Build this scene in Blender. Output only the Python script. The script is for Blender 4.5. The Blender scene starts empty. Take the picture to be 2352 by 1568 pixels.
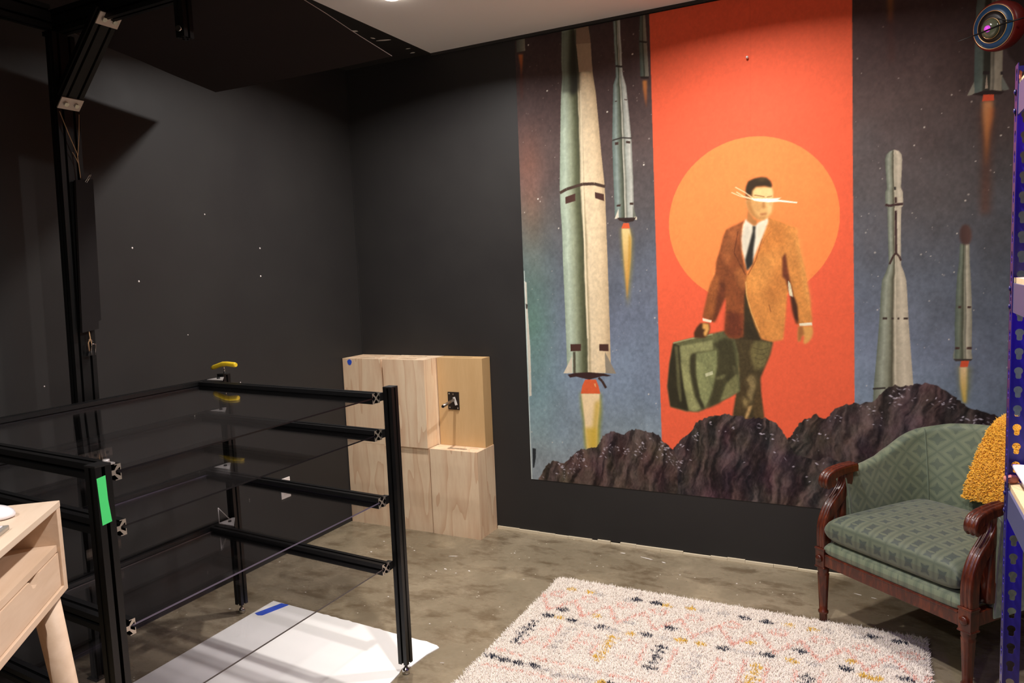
import bpy, math, random
import numpy as np
from mathutils import Vector, Matrix
from mathutils.geometry import tessellate_polygon
S = bpy.context.scene
COL = S.collection
PI = math.pi
# ---------------------------------------------------------------- camera
YAW, PITCH, ROLL, FPX, EYE = 0.46770, 0.09730, -0.03990, 1678.886, 1.55
def make_camera():
    cy, sy = math.cos(YAW), math.sin(YAW)
    f = Vector((-sy*math.cos(PITCH), cy*math.cos(PITCH), -math.sin(PITCH)))
    r = Vector((cy, sy, 0)); u = r.cross(f)
    r2 = r*math.cos(ROLL)+u*math.sin(ROLL); u2 = u*math.cos(ROLL)-r*math.sin(ROLL)
    cd = bpy.data.cameras.new('camera'); cd.sensor_width = 36; cd.lens = FPX/2352*36
    cd.clip_start = .02
    o = bpy.data.objects.new('camera', cd); COL.objects.link(o)
    m = Matrix((( r2.x, u2.x, -f.x, 0), (r2.y, u2.y, -f.y, 0), (r2.z, u2.z, -f.z, EYE), (0, 0, 0, 1)))
    o.matrix_world = m
    S.camera = o
make_camera()
# ---------------------------------------------------------------- world, exposure, lamps
wd = bpy.data.worlds.new('world'); S.world = wd; wd.use_nodes = True
wd.node_tree.nodes['Background'].inputs[0].default_value = (.05, .05, .055, 1)
wd.node_tree.nodes['Background'].inputs[1].default_value = 0.2
S.view_settings.view_transform = 'Standard'; S.view_settings.look = 'None'
S.view_settings.exposure = 0.0; S.view_settings.gamma = 1.0; S.view_settings.use_curve_mapping = False
S.cycles.use_denoising = True
S.cycles.max_bounces = 10; S.cycles.transparent_max_bounces = 24; S.cycles.sample_clamp_indirect = 6
LAMP_POWER, LAMP_TINT = 34.0, (1.0, .955, .92)
# x, y, share of power, beam spread: the recessed ceiling downlights
LAMPS = [(-2.014, 2.900, .92, 156), (-.56, 2.956, .80, 160), (.92, 2.956, .10, 160),
         (-1.7, -.4, .5, 140), (-.4, 1.3, 1.3, 150), (-.6, -1.2, .9, 150)]
LED_POWER = 1.6
# ---------------------------------------------------------------- helpers
def s2l(c):
    return tuple(((v/255)/12.92 if v/255 <= .04045 else ((v/255+.055)/1.055)**2.4) for v in c)
class MB:
    """collects shapes; build() links them as one mesh object"""
    def __init__(s): s.v = []; s.f = []; s.m = []; s.sm = []; s.uv = {}
    def add(s, vs, fs, mi=0, smooth=False):
        b = len(s.v); s.v += [tuple(p) for p in vs]
        for f in fs: s.f.append(tuple(i+b for i in f)); s.m.append(mi); s.sm.append(smooth)
        return b
    def box(s, c, d, mi=0, rot=None):
        x, y, z = d[0]/2, d[1]/2, d[2]/2
        vs = [Vector((i*x, j*y, k*z)) for i in (-1, 1) for j in (-1, 1) for k in (-1, 1)]
        if rot is not None: vs = [rot @ p for p in vs]
        c = Vector(c)
        s.add([p+c for p in vs], [(0,1,3,2),(4,6,7,5),(0,4,5,1),(2,3,7,6),(0,2,6,4),(1,5,7,3)], mi)
    def cyl(s, a, b, r0, r1=None, n=16, mi=0, smooth=True, caps=True):
        a, b = Vector(a), Vector(b); r1 = r0 if r1 is None else r1
        d = (b-a).normalized(); x = d.orthogonal().normalized(); y = d.cross(x)
        vs = [a+(x*math.cos(2*PI*i/n)+y*math.sin(2*PI*i/n))*r0 for i in range(n)]
        vs += [b+(x*math.cos(2*PI*i/n)+y*math.sin(2*PI*i/n))*r1 for i in range(n)]
        k = s.add(vs, [(i, (i+1) % n, n+(i+1) % n, n+i) for i in range(n)], mi, smooth)
        if caps:
            s.f += [tuple(k+i for i in reversed(range(n))), tuple(k+n+i for i in range(n))]
            s.m += [mi, mi]; s.sm += [False, False]
    def lathe(s, prof, c=(0,0,0), n=20, mi=0, axis=None, smooth=True):
        """prof: (radius, height) list revolved about z (or axis matrix)"""
        c = Vector(c); vs = []; m = len(prof)
        for r, h in prof:
            for i in range(n):
                p = Vector((r*math.cos(2*PI*i/n), r*math.sin(2*PI*i/n), h))
                if axis is not None: p = axis @ p
                vs.append(p+c)
        fs = [(j*n+i, j*n+(i+1) % n, (j+1)*n+(i+1) % n, (j+1)*n+i) for j in range(m-1) for i in range(n)]
        k = s.add(vs, fs, mi, smooth)
        s.f += [tuple(k+i for i in reversed(range(n))), tuple(k+(m-1)*n+i for i in range(n))]
        s.m += [mi, mi]; s.sm += [False, False]
    def tube(s, pts, r, n=8, mi=0, closed=False):
        pts = [Vector(p) for p in pts]; vs = []; N = len(pts); ref = None
        for i, p in enumerate(pts):
            t = (pts[(i+1) % N]-pts[i-1]) if (closed or 0 < i < N-1) else (pts[1]-pts[0] if i == 0 else pts[-1]-pts[-2])
            t.normalize()
            x = t.orthogonal().normalized() if ref is None else (ref-t*ref.dot(t)).normalized()
            ref = x; y = t.cross(x); rr = r[i] if isinstance(r, (list, tuple)) else r
            vs += [p+(x*math.cos(2*PI*j/n)+y*math.sin(2*PI*j/n))*rr for j in range(n)]
        L = N if closed else N-1
        k = s.add(vs, [(i*n+j, i*n+(j+1) % n, ((i+1) % N)*n+(j+1) % n, ((i+1) % N)*n+j) for i in range(L) for j in range(n)], mi, True)
        if not closed:
            s.f += [tuple(k+j for j in reversed(range(n))), tuple(k+(N-1)*n+j for j in range(n))]
            s.m += [mi, mi]; s.sm += [False, False]
    def prism(s, poly, fr, a, b, mi=0, mi_cap=None, mi_cap2=None, holes=()):
        """poly in (x,y) of the frame fr=(origin,X,Y,Z), from z=a to z=b; caps tessellated, holes cut out"""
        o, X, Y, Z = [Vector(q) for q in fr]; loops = [list(poly)]+[list(h) for h in holes]
        tri = tessellate_polygon([[Vector((p[0], p[1], 0)) for p in L] for L in loops])
        flat = [p for L in loops for p in L]; n = len(flat)
        lo = [o+X*p[0]+Y*p[1]+Z*a for p in flat]; hi = [o+X*p[0]+Y*p[1]+Z*b for p in flat]
        k = s.add(lo+hi, [], mi)
        def area(L): return sum(L[i-1][0]*L[i][1]-L[i][0]*L[i-1][1] for i in range(len(L)))
        flip = (X.cross(Y).dot(Z) < 0)
        st = 0
        for li, L in enumerate(loops):
            ccw = area(L) > 0
            for i in range(len(L)):
                p, q = k+st+i, k+st+(i+1) % len(L)
                f = (p, q, q+n, p+n)
                if (not ccw) != (li > 0): f = f[::-1]
                if flip: f = f[::-1]
                s.f.append(f); s.m.append(mi); s.sm.append(False)
            st += len(L)
        for t in tri:
            A = [flat[i] for i in t]
            t = t if area(A) > 0 else t[::-1]
            up = tuple(k+n+i for i in t); dn = tuple(k+i for i in t[::-1])
            if flip: up, dn = up[::-1], dn[::-1]
            s.f += [up, dn]; s.m += [mi if mi_cap is None else mi_cap, mi if mi_cap2 is None else mi_cap2]; s.sm += [False, False]
    def build(s, name, mats, parent=None, bevel=0, uv=None):
        me = bpy.data.meshes.new(name); me.from_pydata(s.v, [], s.f)
        for m in (mats if isinstance(mats, (list, tuple)) else [mats]): me.materials.append(m)
        me.polygons.foreach_set('material_index', s.m); me.polygons.foreach_set('use_smooth', s.sm)
        if uv is not None:
            L = me.uv_layers.new(name='UVMap'); vi = np.zeros(len(me.loops), dtype=np.int32); me.loops.foreach_get('vertex_index', vi)
            L.data.foreach_set('uv', np.array(uv, dtype=np.float32)[vi].ravel())
        me.update()
        o = bpy.data.objects.new(name, me); COL.objects.link(o)
        if parent is not None: o.parent = parent
        if bevel:
            b = o.modifiers.new('bevel', 'BEVEL'); b.width = bevel; b.segments = 2; b.limit_method = 'ANGLE'; b.angle_limit = math.radians(50)
        return o
def tag(o, label=None, cat=None, group=None, kind=None):
    if label: o['label'] = label
    if cat: o['category'] = cat
    if group: o['group'] = group
    if kind: o['kind'] = kind
    return o
def thing(name, label, cat, loc=(0,0,0), rz=0, group=None):
    o = bpy.data.objects.new(name, None); COL.objects.link(o); o.empty_display_size = .05
    o.location = loc; o.rotation_euler = (0, 0, rz)
    return tag(o, label, cat, group)
def copy_tree(o, parent=None):
    c = o.copy(); COL.objects.link(c); c.parent = parent
    for ch in list(o.children): copy_tree(ch, c)
    return c
# ---------------------------------------------------------------- materials
def mat(name, rgb, rough=.6, metal=0, spec=.5, coat=0, sheen=0, emit=None, emit_s=0):
    m = bpy.data.materials.new(name); m.use_nodes = True; b = m.node_tree.nodes['Principled BSDF']
    b.inputs['Base Color'].default_value = (*s2l(rgb), 1); b.inputs['Roughness'].default_value = rough
    b.inputs['Metallic'].default_value = metal; b.inputs['Specular IOR Level'].default_value = spec
    b.inputs['Coat Weight'].default_value = coat; b.inputs['Coat Roughness'].default_value = .12; b.inputs['Sheen Weight'].default_value = sheen
    if emit: b.inputs['Emission Color'].default_value = (*s2l(emit), 1); b.inputs['Emission Strength'].default_value = emit_s
    return m
class NT:
    """small node-writing helper on a material"""
    def __init__(s, m): s.t = m.node_tree; s.b = s.t.nodes['Principled BSDF']
    def n(s, typ, **k):
        q = s.t.nodes.new(typ)
        for a, v in k.items():
            if a.startswith('i_'):
                key = a[2:]; q.inputs[int(key) if key.isdigit() else key.replace('_', ' ')].default_value = v
            else: setattr(q, a, v)
        return q
    def l(s, a, b, ai=0, bi=0):
        s.t.links.new(a.outputs[ai], b.inputs[bi] if isinstance(bi, (int, str)) else bi)
    def math(s, op, a, b=None, clamp=False):
        q = s.n('ShaderNodeMath', operation=op); q.use_clamp = clamp
        for i, v in enumerate((a, b)):
            if v is None: continue
            if isinstance(v, (int, float)): q.inputs[i].default_value = v
            else: s.t.links.new(v, q.inputs[i])
        return q.outputs[0]
    def ramp(s, fac, stops):
        q = s.n('ShaderNodeValToRGB'); e = q.color_ramp.elements
        while len(e) < len(stops): e.new(.5)
        for el, (p, c) in zip(e, stops): el.position = p; el.color = (*s2l(c), 1)
        s.t.links.new(fac, q.inputs[0]); return q.outputs[0]
    def mix(s, fac, a, b):
        q = s.n('ShaderNodeMix', data_type='RGBA')
        for i, v in ((0, fac), (6, a), (7, b)):
            if isinstance(v, (int, float)): q.inputs[i].default_value = v
            elif isinstance(v, tuple): q.inputs[i].default_value = (*s2l(v), 1)
            else: s.t.links.new(v, q.inputs[i])
        return q.outputs[2]
    def noise(s, vec, scale, detail=4, rough=.55, dist=0):
        q = s.n('ShaderNodeTexNoise'); q.inputs['Scale'].default_value = scale; q.inputs['Detail'].default_value = detail
        q.inputs['Roughness'].default_value = rough; q.inputs['Distortion'].default_value = dist
        if vec is not None: s.t.links.new(vec, q.inputs['Vector'])
        return q.outputs[0]
    def coord(s, which='Object', scale=(1,1,1), rot=(0,0,0), loc=(0,0,0)):
        c = s.n('ShaderNodeTexCoord'); mp = s.n('ShaderNodeMapping')
        mp.inputs['Scale'].default_value = scale; mp.inputs['Rotation'].default_value = rot; mp.inputs['Location'].default_value = loc
        s.t.links.new(c.outputs[which], mp.inputs[0]); return mp.outputs[0]
    def color(s, o): s.t.links.new(o, s.b.inputs['Base Color'])
    def rough(s, o): s.t.links.new(o, s.b.inputs['Roughness'])
    def bump(s, h, strength=.2, dist=.002):
        q = s.n('ShaderNodeBump'); q.inputs['Strength'].default_value = strength; q.inputs['Distance'].default_value = dist
        s.t.links.new(h, q.inputs['Height']); s.t.links.new(q.outputs[0], s.b.inputs['Normal'])
def black_wall():
    m = mat('black wall paint', (46, 44, 44), .75, spec=.22); t = NT(m); v = t.coord()
    n = t.noise(v, 2.2, 5, .6); n2 = t.noise(v, 160, 2)
    t.color(t.ramp(n, [(.3, (44, 42, 42)), (.7, (48, 46, 45))])); t.bump(n2, .12, .001)
    t.rough(t.ramp(n, [(.3, (180,180,180)), (.7, (196,196,196))])); return m
def concrete():
    m = mat('stained concrete', (140, 125, 100), .62, spec=.3); t = NT(m); v = t.coord()
    a = t.noise(v, 1.6, 8, .62, .6); b = t.noise(t.coord(scale=(1, 1.9, 1), loc=(3, 1, 0)), 4.4, 10, .70, .25); c = t.noise(v, 38, 6, .6)
    base = t.ramp(a, [(.28, (116, 104, 84)), (.45, (133, 121, 100)), (.58, (146, 133, 111)), (.75, (164, 151, 129))])
    dark = t.ramp(b, [(.50, (0, 0, 0)), (.62, (255, 255, 255))])
    col = t.mix(t.math('MULTIPLY', dark, .68), base, (88, 72, 52))
    lite = t.ramp(t.noise(t.coord(loc=(7, 4, 0)), 2.3, 7, .6, .4), [(.56, (0,0,0)), (.7, (255,255,255))])
    col = t.mix(t.math('MULTIPLY', lite, .45), col, (182, 166, 138))
    col = t.mix(t.math('MULTIPLY', t.ramp(c, [(.4, (0,0,0)), (.72, (255,255,255))]), .3), col, (112, 98, 78))
    sp = t.n('ShaderNodeTexVoronoi'); sp.inputs['Scale'].default_value = 26; t.t.links.new(t.coord(scale=(1,1,1)), sp.inputs[0])
    msk = t.math('LESS_THAN', sp.outputs['Distance'], .085)
    gate = t.math('GREATER_THAN', t.noise(v, 5, 2), .57)
    col = t.mix(t.math('MULTIPLY', t.math('MULTIPLY', msk, gate), .85), col, (222, 214, 196))
    sp2 = t.n('ShaderNodeTexVoronoi'); sp2.inputs['Scale'].default_value = 19; t.t.links.new(t.coord(loc=(5,2,0)), sp2.inputs[0])
    col = t.mix(t.math('MULTIPLY', t.math('LESS_THAN', sp2.outputs['Distance'], .05), .7), col, (58, 50, 42))
    t.color(col); t.bump(t.math('ADD', c, a), .18, .002)
    t.rough(t.ramp(b, [(.3, (165,165,165)), (.7, (110,110,110))])); return m
def plywood(name, c0, c1, c2, seed, scale=9.0, dist=2.6):
    m = mat(name, c1, .55, spec=.3); t = NT(m)
    oi = t.n('ShaderNodeObjectInfo'); v = t.coord(scale=(1, 1, .16))
    off = t.n('ShaderNodeVectorMath', operation='ADD'); cmb = t.n('ShaderNodeCombineXYZ')
    r = t.math('MULTIPLY', oi.outputs['Random'], 17.0)
    for i in range(3): t.t.links.new(r, cmb.inputs[i])
    t.t.links.new(v, off.inputs[0]); t.t.links.new(cmb.outputs[0], off.inputs[1])
    n = t.noise(off.outputs[0], 4.2, 3, .5, .3)
    w = t.math('FRACT', t.math('MULTIPLY', n, scale))
    w = t.math('POWER', w, dist)
    fine = t.noise(off.outputs[0], 60, 5, .6)
    n3 = t.noise(off.outputs[0], 2.2, 3)
    col = t.mix(t.ramp(n3, [(.35, (0,0,0)), (.65, (255,255,255))]), c0, c1)
    col = t.mix(t.math('MULTIPLY', w, .55), col, c2)
    col = t.mix(t.math('MULTIPLY', t.ramp(fine, [(.4, (0,0,0)), (.75, (255,255,255))]), .25), col, c2)
    t.color(col); t.bump(fine, .08, .001); return m
def plain_wood(name, c0, c1, rough=.5, sc=(3, 40, 40)):
    m = mat(name, c0, rough, spec=.35); t = NT(m); n = t.noise(t.coord(scale=sc), 1.0, 5, .6, .4)
    t.color(t.ramp(n, [(.3, c0), (.7, c1)])); t.bump(n, .05, .001); return m
def mahogany():
    m = mat('red mahogany', (92, 38, 22), .36, spec=.45, coat=.25); t = NT(m)
    n = t.noise(t.coord(scale=(18, 18, 4)), 3, 6, .62, .5)
    t.color(t.ramp(n, [(.28, (40, 12, 6)), (.5, (72, 26, 12)), (.72, (108, 46, 20))])); t.bump(n, .06, .001); return m
def damask(name, rot45, pitch, strength, k=1.0):
    D = lambda *c: tuple(v*k for v in c)
    m = mat(name, (110, 128, 102), .58, spec=.35, sheen=.25); t = NT(m)
    uv = t.coord('UV', scale=(1/pitch, 1/pitch, 1), rot=(0, 0, PI/4 if rot45 else 0))
    sep = t.n('ShaderNodeSeparateXYZ'); t.t.links.new(uv, sep.inputs[0])
    def tri(o): return t.math('ABSOLUTE', t.math('SUBTRACT', t.math('FRACT', o), .5))
    a, b = tri(sep.outputs[0]), tri(sep.outputs[1])
    hi, lo = t.math('MAXIMUM', a, b), t.math('MINIMUM', a, b)
    wob = t.math('MULTIPLY', t.math('SUBTRACT', t.noise(uv, 14, 2), .5), .10)
    star = t.math('ADD', t.math('SUBTRACT', hi, t.math('MULTIPLY', lo, .36)), wob)
    motif = t.math('LESS_THAN', star, .165)
    frame = t.math('MULTIPLY', t.math('GREATER_THAN', hi, .26), t.math('LESS_THAN', hi, .38))
    band = t.math('GREATER_THAN', hi, .455)
    n = t.noise(t.coord('UV'), 7, 4)
    col = t.ramp(n, [(.3, D(90, 100, 80)), (.7, D(106, 115, 94))])
    col = t.mix(t.math('MULTIPLY', frame, .45), col, D(118, 127, 101))
    col = t.mix(t.math('MULTIPLY', band, .45), col, D(76, 90, 73))
    col = t.mix(t.math('MULTIPLY', motif, strength), col, D(58, 72, 67))
    t.color(col); t.bump(t.noise(t.coord('UV', scale=(1, 1, 1)), 900, 2), .15, .0006); return m
def acrylic():
    m = bpy.data.materials.new('clear acrylic'); m.use_nodes = True; nt = m.node_tree; nt.nodes.clear()
    out = nt.nodes.new('ShaderNodeOutputMaterial'); mx = nt.nodes.new('ShaderNodeMixShader')
    tr = nt.nodes.new('ShaderNodeBsdfTransparent'); tr.inputs[0].default_value = (.955, .95, .96, 1)
    gl = nt.nodes.new('ShaderNodeBsdfGlossy'); gl.inputs['Roughness'].default_value = .03; gl.inputs[0].default_value = (1, 1, 1, 1)
    fr = nt.nodes.new('ShaderNodeFresnel')
    # a thin sheet: the lower face reflects like the upper one, so the index is not inverted on leaving
    ge = nt.nodes.new('ShaderNodeNewGeometry'); mr = nt.nodes.new('ShaderNodeMapRange'); mr.inputs['To Min'].default_value = 1.49; mr.inputs['To Max'].default_value = 1/1.49
    nt.links.new(ge.outputs['Backfacing'], mr.inputs['Value']); nt.links.new(mr.outputs[0], fr.inputs['IOR'])
    for a, b in ((fr.outputs[0], mx.inputs[0]), (tr.outputs[0], mx.inputs[1]), (gl.outputs[0], mx.inputs[2]), (mx.outputs[0], out.inputs[0])): nt.links.new(a, b)
    return m
M = dict(
    wall=black_wall(), floor=concrete(),
    ceil=mat('white ceiling paint', (246, 244, 242), .9, spec=.1), dark_ceil=mat('black ceiling paint', (38, 36, 35), .6),
    white_wall=mat('dark room paint', (62, 58, 56), .9), cream=mat('bare plaster edge', (214, 200, 172), .8), chip=mat('bare white chip', (225, 218, 210), .8),
    ply=plywood('pine plywood', (244, 220, 188), (236, 206, 172), (206, 158, 122), 1),
    birch=plywood('birch plywood', (214, 178, 130), (206, 168, 118), (190, 150, 100), 2, 3.0, 3.5), slot=mat('handle slot shade wood', (150, 118, 84), .7),
    black=mat('black anodised aluminium', (15, 15, 16), .36, .2, .5), raw=mat('raw cut aluminium', (205, 196, 184), .38, .85),
    jet=mat('matt black aluminium', (9, 9, 9), .5, .1, .3), blackplastic=mat('black plastic', (16, 16, 17), .5), chrome=mat('polished steel', (205, 203, 200), .14, 1), plate=mat('bare aluminium plate', (190, 178, 166), .5, .55),
    bracket=mat('grey bracket metal', (176, 170, 168), .45, .5), acrylic=acrylic(), edge=mat('acrylic cut edge', (22, 20, 24), .25), edge_reflect=mat('violet edge reflection', (92, 84, 104), .3), edge_grey=mat('grey acrylic edge', (74, 66, 66), .3),  # lighter violet edge has the third shelf's grazing reflection put into its colour
    blue_tape=mat('blue masking tape', (44, 84, 206), .7), green_tape=mat('green masking tape', (70, 214, 116), .7), yellow=mat('yellow handle', (226, 190, 40), .35),
    panel=mat('white melamine', (250, 248, 244), .42, spec=.4), fabric=mat('black cloth sheet', (34, 27, 27), .85, spec=.2), fabric_edge_lit=mat('lit cut sheet edge', (150, 142, 138), .8),
    strip=mat('dark brown felt', (28, 24, 24), .85, spec=.2), string=mat('tan string', (176, 140, 104), .8), outlet=mat('white outlet plastic', (232, 222, 218), .4), dark=mat('dark void', (10, 10, 10), .9),
    blue=mat('blue enamel', (20, 14, 84), .38, spec=.5), beam=mat('dark slate-blue enamel', (70, 74, 112), .4), board=plain_wood('particle board edge', (222, 196, 156), (206, 178, 138), .7),
    desk=plain_wood('pale beech', (226, 198, 172), (214, 184, 156), .5, (6, 40, 40)), desk_top=plain_wood('pale maple top', (224, 202, 180), (216, 192, 168), .45, (6, 40, 40)),
    mouse=mat('white glossy plastic', (232, 226, 230), .25), grey=mat('silver aluminium shell', (176, 170, 160), .4, .5),
    ply_dark=mat('black steel plate', (52, 44, 40), .45, .4), pipe=mat('steel pipe', (150, 136, 122), .3, .9), sticker=mat('white tag', (222, 216, 210), .6),
    red=mat('red lacquer', (110, 22, 18), .4), navy=mat('blue lacquer', (24, 74, 118), .35), gold=mat('gold rim', (232, 196, 140), .3, .7), eyeblack=mat('black lacquer', (12, 10, 10), .4),
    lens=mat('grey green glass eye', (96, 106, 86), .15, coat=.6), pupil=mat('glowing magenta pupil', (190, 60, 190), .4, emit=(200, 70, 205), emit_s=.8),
    box_white=mat('white storage box', (226, 220, 228), .5), pink=mat('salmon plastic', (196, 120, 104), .5), greyp=mat('grey plastic', (120, 112, 112), .5),
    mahogany=mahogany(), fabric_back=damask('sage damask diagonal', True, .074, .4), fabric_seat=damask('sage damask square', False, .066, .8, .82),
    lampring=mat('white lamp trim', (236, 232, 226), .5), glow=mat('warm lamp lens', (255, 255, 255), .5, emit=(255, 240, 224), emit_s=30),
    led=mat('violet led strip', (90, 40, 255), .5, emit=(70, 24, 255), emit_s=6),
)
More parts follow.
